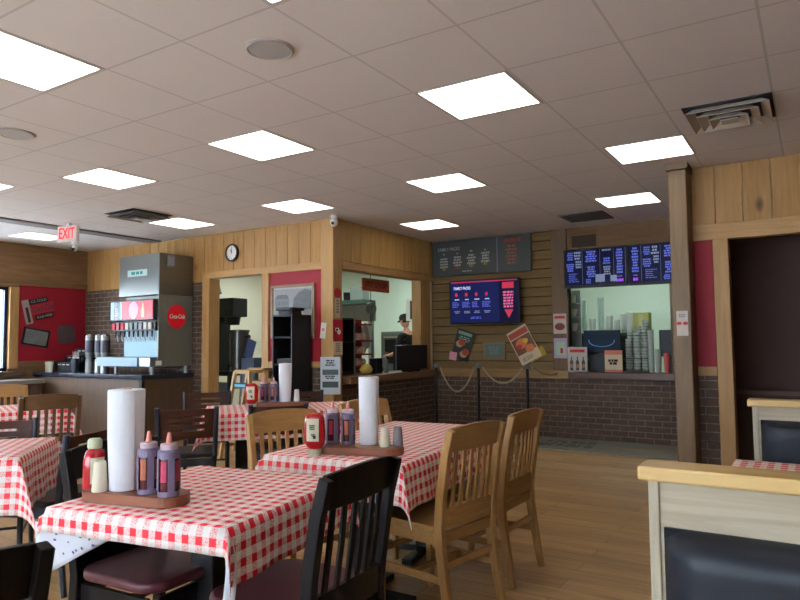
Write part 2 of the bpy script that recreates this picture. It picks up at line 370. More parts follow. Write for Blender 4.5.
# --- outer walls
M_LWOOD = wood('left_wall_wood', (134, 98, 62), (108, 78, 48), 'y', .6, .8)
t = setting('wall_left')
b = MB(); b.box(XL-.15, XL, YB, -1.9, 0, ZC); b.box(XL-.15, XL, -1.9, 5.0, 2.16, ZC); b.box(XL-.15, XL, -1.9, 5.0, 0, .9); b.box(XL-.15, XL, 5.0, 6.34, 0, ZC)
for yy in (-.2, 1.5, 3.2): b.box(XL-.15, XL, yy-.06, yy+.06, .9, 2.16)
b.build('wall_core', M_LWOOD, t)
b = MB(); b.box(XL, XL+.02, 5.14, 6.17, 1.07, 2.19); b.build('red_panel', M_RED, t)
b = MB(); b.box(XL, XL+.03, 5.0, 5.13, .97, 2.16); b.build('window_casing', W_TRIM(), t, bevel=.004)
b = MB(); b.box(XL, XL+.04, -1.9, 6.19, 2.19, 2.27); b.box(XL, XL+.03, 5.13, 6.19, .97, 1.07); b.build('horizontal_trim', wood('trim_dark', (120, 88, 56), (96, 70, 44), 'y', .5), t, bevel=.004)
b = MB(); b.box(XL, XL+.14, -1.9, 5.2, .86, .93); b.build('sill_ledge', wood('sill2', (96, 80, 64), (76, 62, 50), 'y', .4), t, bevel=.006)
M_FRAME = plain('window_frame_dark', (44, 52, 66), .35, .4)
M_GLASS = newmat('window_glass'); _m, _nt, _b = M_GLASS
_b.inputs['Transmission Weight'].default_value = 1; _b.inputs['Roughness'].default_value = 0; _b.inputs['IOR'].default_value = 1.0; _b.inputs['Base Color'].default_value = (.93, .96, .97, 1)
M_GLASS = _m
for i, (ya, yb) in enumerate(((-1.9, -.26), (-.14, 1.44), (1.56, 3.14), (3.26, 5.0))):
    t = setting('window_%d' % (i+1)); b = MB()
    for (p, q, z0, z1) in ((ya, ya+.05, .93, 2.16), (yb-.05, yb, .93, 2.16), (ya, yb, .93, .98), (ya, yb, 2.11, 2.16)): b.box(XL-.1, XL-.03, p, q, z0, z1)
    b.build('window_frame', M_FRAME, t)
    b = MB(); b.box(XL-.07, XL-.062, ya+.05, yb-.05, .98, 2.11); b.build('pane', M_GLASS, t)
t = setting('wall_back'); b = MB(); b.box(XL, XR, YB-.15, YB, 0, .55); b.box(XL, XR, YB-.15, YB, 2.45, ZC)
wb = [(-4.8, -2.4), (-2.0, -.3)]
xs = [XL]+[v for w in wb for v in w]+[XR]
for i in range(0, len(xs), 2): b.box(xs[i], xs[i+1], YB-.15, YB, .55, 2.45)
b.build('wall_core', M_CREAM, t)
for i, (a, c) in enumerate(wb):
    t = setting('window_%d' % (i+5)); b = MB()
    for (p, q, z0, z1) in ((a, a+.05, .55, 2.45), (c-.05, c, .55, 2.45), (a+.05, c-.05, .55, .6), (a+.05, c-.05, 2.4, 2.45), ((a+c)/2-.025, (a+c)/2+.025, .6, 2.4)): b.box(p, q, YB-.1, YB-.03, z0, z1)
    b.build('window_frame', M_FRAME, t)
    b = MB(); b.box(a+.05, (a+c)/2-.025, YB-.07, YB-.062, .6, 2.4); b.box((a+c)/2+.025, c-.05, YB-.07, YB-.062, .6, 2.4); b.build('pane', M_GLASS, t)
t = setting('wall_right'); b = MB(); b.box(XR, XR+.15, YB, YK, 0, ZC); b.build('wall_core', wood('right_wall_dimming', (96, 66, 44), (76, 50, 34), 'y', .6), t)  # unseen wall, darkened to cut bounce light on the oak chairs
# --- kitchen shell
t = setting('wall_kitchen_back'); b = MB(); b.box(XL, 0, YK-.1, YK, 0, ZC); b.build('wall_core', M_MINT, t)
t = setting('wall_kitchen_left'); b = MB(); b.box(XL-.15, XL, 6.35, YK, 0, ZC); b.build('wall_core', M_CREAM, t)
t = setting('wall_kitchen_right'); b = MB(); b.box(0.0, .1, 8.8, YK-.1, 0, ZC); b.build('wall_core', M_MINT, t)
# ceiling break near the left
t = setting('trim_3'); b = MB(); b.prism([(-8.22, -1), (-8.0, -1), (-8.0, 6.15), (-8.22, 6.15)], ZC-.022, ZC-.001); b.build('ceiling_beam', plain('beam_grey', (112, 106, 102), .7), t)
# ------------------------------------------------------------------ ceiling fixtures
def light_mat(name, col, s):
    m, nt, b = newmat(name); b.inputs['Base Color'].default_value = (.9, .9, .9, 1)
    b.inputs['Emission Color'].default_value = (*col, 1); b.inputs['Emission Strength'].default_value = s; return m
M_LAMP = light_mat('lamp_diffuser', (1.0, .95, .88), 3.9)
M_KLAMP = light_mat('kitchen_diffuser', (.90, 1.0, .93), 29.0)
M_FRAMEW = plain('fixture_white', (200, 196, 188), .5)
def panel(x, y, label, mat=None, src=None, grp='square ceiling lights'):
    t = thing('ceiling_light', label, 'ceiling light', (x, y, ZC), 0, grp)
    b = MB()
    for (a0, a1, c0, c1) in ((-.3, .3, -.3, -.28), (-.3, .3, .28, .3), (-.3, -.28, -.28, .28), (.28, .3, -.28, .28)): b.box(a0, a1, c0, c1, -.004, -.001)
    b.build('frame', M_FRAMEW, t)
    b = MB(); b.box(-.28, .28, -.28, .28, -.003, -.0005); b.build('diffuser', mat or M_LAMP, t); return t
GX = lambda k: -1.99+.61*k+.305
GY = lambda k: 3.32+.61*k+.305
L = [(0, 0, 'square ceiling light, large one right of centre, third largest in view'),
     (-3, 0, 'square ceiling light left of centre, above the middle of the room'),
     (-6, 0, 'square ceiling light on the left, two before the exit sign'),
     (-9, 0, 'square ceiling light cut by the left edge, behind the exit sign row'),
     (1, 3, 'square ceiling light just below the right air vent'),
     (-2, 3, 'square ceiling light in the middle, before the menu alcove'),
     (-5, 3, 'square ceiling light just in front of the corner security camera'),
     (-8, 3, 'square ceiling light nearest above the soda machine'),
     (-4, 6, 'square ceiling light at the kitchen corner, nearest the chalk menu'),
     (0, 6, 'square ceiling light inside the alcove, left of the wooden pillar'),
     (-3, -3, 'largest square ceiling light, cut by the left edge'),
     (0, -3, 'square ceiling light whose tip shows at the top edge')]
POS = {(0, 0): (-1.69, 3.62), (-3, 0): (-3.52, 3.605), (1, 3): (-1.05, 5.41), (-2, 3): (-2.91, 5.45), (-4, 6): (-4.145, 7.29), (0, 6): (-1.645, 7.23), (-6, 0): (-5.366, 3.564), (-5, 3): (-4.77, 5.45), (-8, 3): (-6.64, 5.41), (-9, 0): (-6.63, 2.94)}
proto = None
for i, (gx, gy, lab) in enumerate(L):
    px_, py_ = POS.get((gx, gy), (GX(gx), GY(gy)))
    if proto is None: proto = panel(px_, py_, lab)
    else: dup(proto, lab, (px_, py_, ZC))
panel(-9.03, 4.93, 'dim square ceiling light beyond the grey beam at far left', light_mat('dim_diffuser', (1.0, .93, .78), 1.0))
for i, (x, y) in enumerate(((-.0, 1.8), (-4.4, -.9), (-.9, -.9), (-7.9, 1.8), (-7.9, -.9))):  # unseen lights added for the room illumination
    dup(proto, 'added ceiling light above the near end of the room, out of view', (x, y, ZC), group='added ceiling lights over the near tables')
kp = panel(-6.6, 8.8, 'kitchen ceiling light above the prep area', M_KLAMP, grp='kitchen ceiling lights')
for x, y in ((-8.7, 9.3), (-6.2, 10.4), (-2.4, 9.9)): dup(kp, 'kitchen ceiling light above the prep area', (x, y, ZC))
def speaker(x, y, lab):
    t = thing('ceiling_speaker', lab, 'speaker', (x, y, ZC), 0, 'round ceiling speakers')
    b = MB(); b.lathe([(.125, -.001), (.125, -.006), (.112, -.012), (.108, -.006)], n=32); b.build('rim', plain('speaker_rim', (176, 168, 160), .6), t, smooth=True)
    b = MB(); b.lathe([(.107, -.004), (.107, -.0095)], n=32); b.build('grille', plain('speaker_grille', (178, 174, 168), .6, var=.3, scale=400), t)
speaker(-2.295, 2.405, 'round ceiling speaker at top left of centre'); speaker(-4.735, 2.405, 'round ceiling speaker at the left edge')
M_VENTD = plain('vent_dark', (44, 44, 48), .7); M_VENT = plain('vent_metal', (196, 184, 168), .6); M_VENTK = plain('vent_metal_dark', (130, 122, 114), .5)
def vent(x, y, lab, mat, s=1.0, flat=False):
    t = thing('air_vent', lab, 'air vent', (x, y, ZC), 0)
    b = MB()
    h = .3*s
    b.box(-h, h, -h, h, -.006, -.001); b.build('backing', M_VENTD if not flat else mat, t)
    for k, (a, c, z) in enumerate(((.225, .282, -.040), (.15, .21, -.052), (.075, .135, -.064))):
        if flat and k: break
        a *= s; c *= s; b = MB(); bm = b.bm
        prof = [(a, z+.038), (c, z), (c-.004, z-.003), (a-.006, z+.036)] if not flat else [(.285*s, -.007), (.285*s, -.012), (.2*s, -.012), (.2*s, -.007)]
        rings = []
        for r, zz in prof: rings.append([bm.verts.new((sx*r, sy*r, zz)) for sx, sy in ((-1, -1), (1, -1), (1, 1), (-1, 1))])
        for i in range(4):
            A, B = rings[i], rings[(i+1) % 4]
            for j in range(4): bm.faces.new((A[j], A[(j+1) % 4], B[(j+1) % 4], B[j]))
        b.build('louvre', mat, t)
    if not flat:
        b = MB(); b.box(-.06*s, .06*s, -.06*s, .06*s, -.062, -.056); b.build('centre_plate', mat, t)
vent(-.42, 4.78, 'stepped square air vent on the ceiling at upper right', M_VENT, .86)
vent(-6.57, 4.74, 'dark stepped air vent left of centre, before the exit sign light', M_VENTK, .88)
vent(-2.3, 7.9, 'flat dark air grille on the alcove ceiling', plain('grille_dark', (92, 86, 74), .7), .9, True)
# exit sign
t = thing('exit_sign', 'white exit sign with red letters hanging from the ceiling', 'exit sign', (-7.76, 4.6, 0), R(12))
b = MB(); b.box(-.155, .155, -.025, .025, 2.575, 2.775); b.build('housing', plain('exit_white', (196, 188, 182), .5, emit=(255, 220, 210), es=.12), t, bevel=.006)
b = MB(); b.text('EXIT', .19, onwall(0, -.027, 2.675), fit=.25); b.build('lettering', plain('exit_red', (210, 30, 40), .5, emit=(255, 40, 50), es=.9), t)
b = MB(); b.box(-.03, .03, -.02, .02, 2.776, ZC-.001); b.build('mount', M_WHITE, t)
def dome(lab, loc, r=.05):
    t = thing('security_camera', lab, 'security camera', loc)
    b = MB(); b.cyl((0, 0, .05), (0, 0, .085), .04, .045); b.build('base', M_WHITE, t, smooth=True)
    b = MB(); b.lathe([(.01, -r), (r*.6, -r*.8), (r*.95, -r*.3), (r, .1*r), (r*.9, r*.7), (r*.5, r*1.05)], n=20); b.build('body', M_WHITE, t, smooth=True)
    b = MB(); b.cyl((.012, -r*.75, -.012), (.016, -r*1.05, -.018), .018, n=14); b.build('lens', M_BLACK, t)
dome('white dome security camera above the corner post', (-4.76, 6.08, 2.724), .048)
dome('small white security camera just under the exit sign', (-7.64, 4.62, 2.489), .035)
# ------------------------------------------------------------------ chairs
def bow(x, y, d=.022, hw=.2): return y-d*(1-(x/hw)**2)
def slat_chair(label, crest, face, frame=None, framex=None, seat_mat=None, group=None, vinyl=False):
    """crest = (x, y) of the middle of the back's top; face = direction the sitter looks (deg)"""
    a = R(face); off = .28
    t = thing('dining_chair', label, 'chair', (crest[0]+off*math.cos(a), crest[1]+off*math.sin(a), 0), a-PI/2, group)
    f = frame or W_OAK; fx = framex or f
    for s in (-1, 1):
        b = MB(); pts = [(s*.205, -.262, 0), (s*.203, -.235, .15), (s*.2, -.205, .36), (s*.2, -.20, .46), (s*.205, -.215, .6), (s*.206, -.245, .78), (s*.207, -.28, .905)]
        b.bar(pts, .036, .046, up=(0, 1, 0), scale=[.78, .88, 1, 1, 1, .95, .85]); b.build('rear_stile', f, t, bevel=.005)
    for s in (-1, 1):
        b = MB(); b.bar([(s*.19, .185, 0), (s*.19, .185, .425)], .04, .04, up=(0, 1, 0), scale=[.72, 1]); b.build('front_leg', f, t, bevel=.004)
    n = 9
    b = MB()   # crest rail, slightly arched on top
    prev = None
    for i in range(n):
        x = -.195+.39*i/(n-1); top = .925-.014*(abs(x)/.2)**2; rows = []
        for (yy, zz) in ((bow(x, -.252), .80), (bow(x, -.252)+.02, .80), (bow(x, -.275)+.02, top), (bow(x, -.275), top)):
            rows.append(b.bm.verts.new((x, yy, zz)))
        if prev:
            for j in range(4): b.bm.faces.new((prev[j], prev[(j+1) % 4], rows[(j+1) % 4], rows[j]))
        else: b.bm.faces.new(rows[::-1])
        prev = rows
    b.bm.faces.new(prev); b.build('crest_rail', fx, t, bevel=.004)
    b = MB(); b.bar([(x, bow(x, -.205), .49+.012*(1-(x/.19)**2)) for x in [-.185+.37*i/8 for i in range(9)]], .02, .095); b.build('lower_rail', fx, t, bevel=.003)
    for i in range(6):
        x = -.1375+.055*i
        b = MB(); b.bar([(x, bow(x, -.205), .525), (x, bow(x, -.222)-.006, .68), (x, bow(x, -.245)+.002, .815)], .024, .011, up=(0, 1, 0)); b.build('slat', f, t, bevel=.002)
    if vinyl:
        b = MB(); b.prism(rrect(.45, .42, .09, 6), .452, .49); o = b.build('seat', seat_mat or M_BURG, t, smooth=True, bevel=.014, seg=3)
    else:
        b = MB(); b.prism(rrect(.45, .42, .04, 4), .432, .462); o = b.build('seat', fx, t, bevel=.008, seg=3)
    o.location.y = .015
    b = MB()
    b.box(-.17, .17, .175, .195, .37, .43); b.box(-.18, .18, -.21, -.19, .38, .43); b.box(-.2, -.18, -.18, .165, .37, .43); b.box(.18, .2, -.18, .165, .37, .43)
    b.build('apron', fx, t, bevel=.002)
    b = MB()
    b.bm.free()
    for q in ((-.204, -.186, -.22, .17, .20, .235), (.186, .204, -.22, .17, .20, .235), (-.185, .185, -.02, 0, .205, .23), (-.18, .18, -.225, -.208, .27, .30), (-.172, .172, .177, .193, .27, .30)):
        MB().box(*q).build('stretcher', fx, t, bevel=.002)
    return t
def slot_chair(label, crest, face, group=None):
    a = R(face); off = .25
    t = thing('dining_chair', label, 'chair', (crest[0]+off*math.cos(a), crest[1]+off*math.sin(a), 0), a-PI/2, group)
    for s in (-1, 1):
        b = MB(); b.tube([(s*.205, -.25, 0), (s*.2, -.21, .3), (s*.2, -.2, .46), (s*.205, -.215, .62), (s*.212, -.25, .835)], .019, 10, scale=[.8, .95, 1, 1, .95]); b.build('rear_post', M_DARKPOST, t, smooth=True)
    for s in (-1, 1):
        b = MB(); b.cyl((s*.185, .185, 0), (s*.185, .185, .43), .014, .018, 10); b.build('front_leg', M_DARKPOST, t, smooth=True)
    b = MB(); n = 16; y = lambda x, z: bow(x, -.205-.2*(z-.62), .025)
    rows = [.60, .655, .672, .705, .722, .755, .772, .82]
    for k in range(7):
        for i in range(n):
            x0, x1 = -.197+.394*i/n, -.197+.394*(i+1)/n
            if k in (1, 3, 5) and 3 <= i < 13: continue
            for s_ in (0,):
                vs = [b.bm.verts.new((x, y(x, z)+dy, z)) for dy in (0, .016) for z in (rows[k], rows[k+1]) for x in (x0, x1)]
                for q in ((0, 1, 3, 2), (4, 6, 7, 5), (0, 4, 5, 1), (2, 3, 7, 6), (0, 2, 6, 4), (1, 5, 7, 3)): b.bm.faces.new([vs[w] for w in q])
    bmesh.ops.remove_doubles(b.bm, verts=b.bm.verts, dist=1e-5)
    # drop the doubled inner walls between neighbouring cells
    seen = {}
    for fc in list(b.bm.faces):
        k = tuple(sorted(v.index for v in fc.verts)); seen.setdefault(k, []).append(fc)
    b.build('slotted_backrest', W_DARKCREST, t)
    b = MB(); b.prism(rrect(.43, .4, .06, 5), .45, .485); o = b.build('seat', M_BLKVINYL, t, bevel=.01, seg=3); o.location.y = .02
    b = MB(); b.box(-.165, .165, .175, .195, .39, .445); b.box(-.178, .178, -.2, -.18, .39, .445); b.box(-.195, -.175, -.175, .165, .39, .445); b.box(.175, .195, -.175, .165, .39, .445)
    b.build('apron', M_DARKPOST, t)
    b = MB()
    for s in (-1, 1): b.cyl((s*.19, -.215, .2), (s*.187, .175, .2), .009, n=8)
    b.cyl((-.178, .0, .2), (.178, .0, .2), .009, n=8); b.build('stretcher', M_DARKPOST, t)
    return t
slat_chair('light oak slat-back chair nearest the open floor at right, second from camera', (-1.385, 3.52), 179, group='light oak chairs at the long table', framex=W_OAKX)
slat_chair('light oak slat-back chair, larger one in front at the long table', (-1.375, 2.86), 170, group='light oak chairs at the long table', framex=W_OAKX)
slat_chair('light oak slat-back chair behind the ketchup, on the far side of the long table', (-2.64, 2.87), -19, group='light oak chairs at the long table', framex=W_OAKX)
slat_chair('light oak slat-back chair mostly hidden behind the paper towel roll', (-2.62, 3.66), -10, group='light oak chairs at the long table', framex=W_OAKX)
slat_chair('black slat-back chair with burgundy seat, near right of the front table', (-1.25, 1.75), 183, W_BLACK, None, M_BURG, 'black chairs with burgundy seats', True)
slat_chair('black slat-back chair with burgundy seat behind the front table', (-2.44, 1.65), 4, W_BLACK, None, M_BURG, 'black chairs with burgundy seats', True)
slat_chair('black slat-back chair whose top corner shows at bottom left', (-1.35, .55), 176, W_BLACK, None, M_BURG, 'black chairs with burgundy seats', True)
slat_chair('brown slat-back chair on the left before the drinks counter', (-5.09, 2.91), 161, W_BROWN)
slat_chair('light oak chair back cut by the left edge beyond the far left table', (-6.78, 3.38), -15, framex=W_OAKX)
slot_chair('dark chair with three slots in its brown back, in front of the back table', (-3.97, 3.30), 138, 'slotted chairs')
slot_chair('dark slotted chair half hidden behind the oak chair and the ketchup', (-3.52, 3.80), 138, 'slotted chairs')
slot_chair('dark slotted chair on the far left side of the back table', (-5.12, 4.5), -42, 'slotted chairs')
slot_chair('dark slotted chair at the far end of the back table, by the white shaker', (-4.36, 5.02), -50, 'slotted chairs')
slot_chair('dark slotted chair behind the left table, cut by the left edge', (-4.45, 2.2), -34, 'slotted chairs')
slot_chair('dark slotted chair back to back with the black chair left of the towel roll', (-3.43, 2.2), 202, 'slotted chairs')
# ------------------------------------------------------------------ tables and cloths
def table(label, c, w, l, rz, feet=1, group='black pedestal tables'):
    t = thing('dining_table', label, 'table', (c[0], c[1], 0), rz, group)
    b = MB(); b.prism(rrect(w, l, .02, 3), .715, .749); b.build('tabletop', plain('tabletop_dark', (70, 44, 32), .4), t, bevel=.004)
    for k in range(feet):
        yy = 0 if feet == 1 else (-l*.27, l*.27)[k]
        b = MB(); b.box(-.05, .05, yy-.05, yy+.05, .035, .69); b.box(-.17, .17, yy-.17, yy+.17, .69, .7145); b.build('column', M_BLACKM, t, bevel=.006)
        b = MB(); b.bar([(-.28, yy, .02), (0, yy, .032), (.28, yy, .02)], .07, .035); b.bar([(0, yy-.28, .02), (0, yy, .032), (0, yy+.28, .02)], .07, .035); b.build('foot', M_BLACKM, t, bevel=.006)
    return t
def cloth(label, c, w, l, rz, ov, ph=(0, 0), k=.42, flare=.10, rip=.008, step=.02, fold=None, group='red and white checked tablecloths'):
    """ov = overhang (-x, +x, -y, +y)"""
    zt = .7515; hx, hy = w/2+.004, l/2+.004
    us = []; u = -hx-ov[0]
    def line(lo, hi, n0, n1):
        pts = [lo+(-n0-lo)*i/max(1, math.ceil((-n0-lo)/step)) for i in range(max(1, math.ceil((-n0-lo)/step)))]
        m = math.ceil((n0+n1)/.06); pts += [-n0+(n0+n1)*i/m for i in range(m)]
        q = max(1, math.ceil((hi-n1)/step)); pts += [n1+(hi-n1)*i/q for i in range(q+1)]
        return pts
    U = line(-hx-ov[0], hx+ov[1], hx, hx); V = line(-hy-ov[2], hy+ov[3], hy, hy)
    def pos(u, v):
        du = max(abs(u)-hx, 0); dv = max(abs(v)-hy, 0); su = 1 if u > 0 else -1; sv = 1 if v > 0 else -1
        x = max(-hx, min(hx, u)); y = max(-hy, min(hy, v))
        if du == 0 and dv == 0: return (x, y, zt)
        rho = math.hypot(du, dv); r = .006
        if rho < .012: return (x+su*(du*.8), y+sv*(dv*.8), zt-rho*.35)
        if du and dv:
            th = math.atan2(dv, du); g = math.sin(2*th); h = k*rho*math.sin(min(th, PI/2-th))*1.0
            fl = flare*rho
            n = Vector((su*math.cos(th), sv*math.sin(th))); d = Vector((su*.7071, sv*.7071))
            o = n*(.009+fl*(1-g))+d*(h+fl*g+.009*g)
            tot = o.length
            return (x+o.x, y+o.y, zt-.004-math.sqrt(max(rho*rho-(h)**2, 0))+.0)
        s = v if du else u
        o = .009+flare*rho + rip*(rho/.2)*math.sin(s*23+ph[0]*40+(u+v)*3)*min(1, rho/.1)
        z = zt-.004-rho*.99
        if du: return (x+su*o, y, z)
        return (x, y+sv*o, z)
    me = bpy.data.meshes.new('tablecloth'); vs = [pos(u, v) for v in V for u in U]; nu, nv = len(U), len(V)
    fs = [(j*nu+i, j*nu+i+1, (j+1)*nu+i+1, (j+1)*nu+i) for j in range(nv-1) for i in range(nu-1)]
    me.from_pydata(vs, [], fs); uv = me.uv_layers.new(name='flat')
    for p in me.polygons:
        for li in p.loop_indices:
            vi = me.loops[li].vertex_index; uv.data[li].uv = (U[vi % nu]+5+ph[0], V[vi//nu]+5+ph[1])
    me.polygons.foreach_set('use_smooth', [True]*len(me.polygons))
    me.materials.append(M_GING); me.materials.append(M_CLOTHBACK)
    o = bpy.data.objects.new('tablecloth', me); C.objects.link(o); o.location = (c[0], c[1], 0); o.rotation_euler = (0, 0, rz)
    so = o.modifiers.new('thick', 'SOLIDIFY'); so.thickness = .0018; so.offset = 1; so.material_offset = 1; so.material_offset_rim = 0
    tag(o, label, 'tablecloth', group); return o
T1 = ((-1.958, 1.743), .745, .79, R(10)); T2 = ((-2.06, 3.21), .75, 1.46, R(6.5)); T3 = ((-3.89, 1.75), .72, .72, R(47)); T4 = ((-3.91, 4.25), .76, 1.22, R(-42)); T5 = ((-6.02, 3.12), .75, .75, R(-22))
table('pedestal table under the front checked cloth, nearest the camera', *T1)
cloth('front red checked tablecloth with white underside showing at its corner', *T1, (.06, .17, .075, .12), ph=(.01, .0), k=.2, flare=.03)
table('long pedestal table flanked by the light oak chairs', *T2, feet=2)
cloth('red checked cloth on the long table between the oak chairs', *T2, (.2, .2, .17, .18), ph=(.0, .02), k=.5)
table('pedestal table turned cornerwise at the left edge', *T3)
cloth('red checked cloth hanging in a long point, table at the left edge', *T3, (.27, .27, .27, .27), ph=(.013, 0), k=.5)
table('back pedestal table in front of the high chairs', *T4, feet=2)
cloth('red checked cloth on the back table in front of the high chairs', *T4, (.22, .2, .2, .2), k=.5)
table('far left pedestal table behind the brown slat chair', *T5)
cloth('red checked cloth on the far left table, seen through the brown chair', *T5, (.2, .2, .2, .2), k=.5)
# turned-up corner flap of the front cloth (white flannel side out)
fl = bpy.data.objects.get('tablecloth')
b = MB(); bm = b.bm
def grid(bm, fn, nu, nv):
    g = [[bm.verts.new(fn(i/(nu-1), j/(nv-1))) for i in range(nu)] for j in range(nv)]
    for j in range(nv-1):
        for i in range(nu-1): bm.faces.new((g[j][i], g[j][i+1], g[j+1][i+1], g[j+1][i]))
    return g
def flap(u, v):
    x = -.425+.36*u; drop = (.20*(1-u)**.9+.004); 
    return Vector((x-.02*v*(1-u), -.404+.012*math.sin(u*9)*v+.03*v, .70-drop*v))
grid(bm, flap, 16, 8)
o = b.build('turned_corner', M_CLOTHBACK, fl, smooth=True); sm = o.modifiers.new('t', 'SOLIDIFY'); sm.thickness = .002; o['label'] = 'white flannel underside hanging at the corner, with dark flecks'
rn = random.Random(3); b = MB()
for i in range(16):
    u, v = rn.uniform(.05, .8), rn.uniform(.2, .85); p = flap(u, v); q = rn.uniform(.002, .006)
    b.box(p.x-q, p.x+q, p.y-.003, p.y-.0022, p.z-q*.6, p.z+q*.6, M=Matrix.Translation(p) @ Matrix.Rotation(rn.uniform(-1, 1), 4, 'Y') @ Matrix.Translation(-p))
b.build('fleck', M_DOT, o)
b = MB()
grid(b.bm, lambda u, v: Vector((.36+.03*u+.01*v, -.40-.0+.012*math.sin(v*4)-.004*u+.02*u, (.70-.155*v-.02*u*v))), 5, 8)
o = b.build('corner_lining', M_CLOTHBACK, fl, smooth=True); sm = o.modifiers.new('t', 'SOLIDIFY'); sm.thickness = .002
# ------------------------------------------------------------------ table-top things
def local(T, x, y):
    c, w, l, rz = T; return (c[0]+x*math.cos(rz)-y*math.sin(rz), c[1]+x*math.sin(rz)+y*math.cos(rz))
ZT = .7545
def board(label, p, rz, w=.40, d=.15):
    b = MB(); n = 12
    poly = [(-w/2, -d/2+.02), (-w/2+.02, -d/2)]+[(w/2-d/2+d/2*math.sin(PI*i/n), -d/2*math.cos(PI*i/n)) for i in range(n+1)]+[(-w/2+.02, d/2), (-w/2, d/2-.02)]
    b.prism(poly, 0, .036); o = b.build('condiment_board', M_TRAY, None, bevel=.003); o.location = (*p, ZT); o.rotation_euler = (0, 0, rz)
    return tag(o, label, 'condiment board', 'wooden condiment boards')
def towel(label, p, h=.35, r=.062, r2=.054, z=ZT+.036):
    t = thing('paper_towel_roll', label, 'paper towels', (*p, z), 0, 'white paper towel rolls')
    b = MB(); n = 48
    def ring(z, r): return [(r*(1+.0*i)*math.cos(2*PI*i/n), r*math.sin(2*PI*i/n), z) for i in range(n)]
    b.lathe([(r2-.002, .001), (r2, .004), (r, h*.55), (r+.002, h-.004), (r, h), (.02, h+.001), (.02, h-.02)], n=n); b.build('roll', M_PAPER, t, smooth=True)
    b = MB(); b.bar([((r*math.cos(a)+.0035*math.cos(a)), (r*math.sin(a)+.0035*math.sin(a)), h/2+.002) for a in [R(-50+8*i) for i in range(6)]], .002, h-.012); b.build('loose_sheet', M_PAPER, t)
    b = MB(); b.lathe([(.019, h-.018), (.019, h+.006), (.015, h+.006), (.015, h-.018)], n=20); b.build('core', plain('card_core', (150, 130, 110), .8), t)
    return t
def squeeze(label, p, patch, z=ZT+.036, rz=0):
    t = thing('sauce_bottle', label, 'squeeze bottle', (*p, z), rz, 'sauce squeeze bottles')
    b = MB(); b.lathe([(.031, 0), (.033, .004), (.033, .135), (.03, .15), (.024, .156)], n=24); b.build('bottle', M_SAUCE, t, smooth=True)
    b = MB(); b.lathe([(.036, .001), (.036, .018), (.0335, .018), (.0335, .001)], n=24)
    b.lathe([(.0335, .128), (.0375, .128), (.0375, .15), (.0325, .158), (.0315, .156), (.0335, .148)], n=24)
    for k in range(4):
        a = PI/4+k*PI/2+.35; M = Matrix.Rotation(a, 4, 'Z'); b.box(.0335, .0372, -.011, .011, .018, .128, M=M)
    b.build('sleeve', M_LILAC, t)
    b = MB()
    for k in range(4):
        a0 = k*PI/2+.35; b.bar([(.0342*math.cos(a0+q), .0342*math.sin(a0+q), .085) for q in (-.32, -.16, 0, .16, .32)], .0012, .07)
    b.build('label', patch, t)
    b = MB(); b.lathe([(.029, .157), (.029, .172), (.026, .176), (.012, .178)], n=24); b.build('collar', plain('collar_pink', (176, 152, 158), .4), t, smooth=True)
    b = MB(); b.lathe([(.011, .178), (.009, .19), (.0055, .213), (.004, .214)], n=14); b.build('nozzle', M_SALMON, t, smooth=True)
    return t
def ketchup(label, p, up=True, z=ZT, rz=0, h=.19):
    t = thing('ketchup_bottle', label, 'ketchup bottle', (*p, z), rz, 'ketchup bottles'); t.scale = (1.1, 1.1, 1.1)
    # standing on its wide cap, or upright with the cap on top
    if up: prof = [(.03, 0), (.036, .006), (.038, .03), (.037, .09), (.036, .12), (.03, .142), (.02, .155)]; cap = [(.021, .155), (.023, .157), (.023, .182), (.018, .188)]
    else: prof = [(.018, .028), (.026, .034), (.037, .055), (.039, .09), (.037, .15), (.032, .178), (.02, .188)]; cap = [(.022, 0), (.024, .002), (.024, .028), (.02, .029)]
    sx = 1.0 if up else 1.28
    b = MB(); b.lathe(prof, n=24, sy=.78, sx=sx); b.build('bottle', M_KETCH, t, smooth=True)
    b = MB(); b.lathe(cap, n=20, sx=sx); b.build('cap', plain('cap_green_white', (176, 180, 150), .45), t, smooth=True)
    for s in (-1, 1):
        b = MB(); pts = []
        for q in range(7):
            a = R(-34+68/6*q)-PI/2*s; pts.append((sx*.0398*math.cos(a), .0398*.78*math.sin(a), .085 if up else .115))
        b.bar(pts, .0012, .085 if up else .10); b.build('label', M_LABEL, t)
    b = MB(); rn = random.Random(2)
    Mx = Matrix.Translation((0, -.0318, .115)); 
    dz = 0 if up else .025; bars(b, 0, .11+dz, .028, 3, .008, -.0325, 0, rn); bars(b, .004, .07+dz, .02, 2, .006, -.0325, 0, rn); b.box(.004, .016, -.0335, -.032, .052+dz, .066+dz); b.build('label_print', M_INK, t)
    return t
def shaker(label, p, mat, z=ZT+.036, h=.105):
    t = thing('shaker', label, 'shaker', (*p, z), 0, 'salt and pepper shakers')
    b = MB(); b.lathe([(.026, 0), (.027, .003), (.021, h-.008), (.018, h)], n=20); b.build('body', mat, t, smooth=True)
    b = MB()
    for k in range(5):
        a = k*2*PI/5; b.cyl((.008*math.cos(a), .008*math.sin(a), h), (.008*math.cos(a), .008*math.sin(a), h+.0006), .0015, n=6)
    b.build('hole', M_INK, t); return t
# front table
board('wooden condiment board on the front table', (-2.05, 1.495), R(13))
towel('tallest white paper towel roll, on the front table', (-2.12, 1.49), .355)
squeeze('sauce bottle with orange label, left of the pair on the front table', (-1.99, 1.49), M_ORANGE)
squeeze('sauce bottle with pink label, right of the pair on the front table', (-1.895, 1.50), M_PINK)
shaker('cream shaker in front, left of the big towel roll', (-2.165, 1.42), M_CREAMP)
ketchup('round red ketchup bottle with pale cap left of the big towel roll', (-2.275, 1.47), True, ZT, R(75))
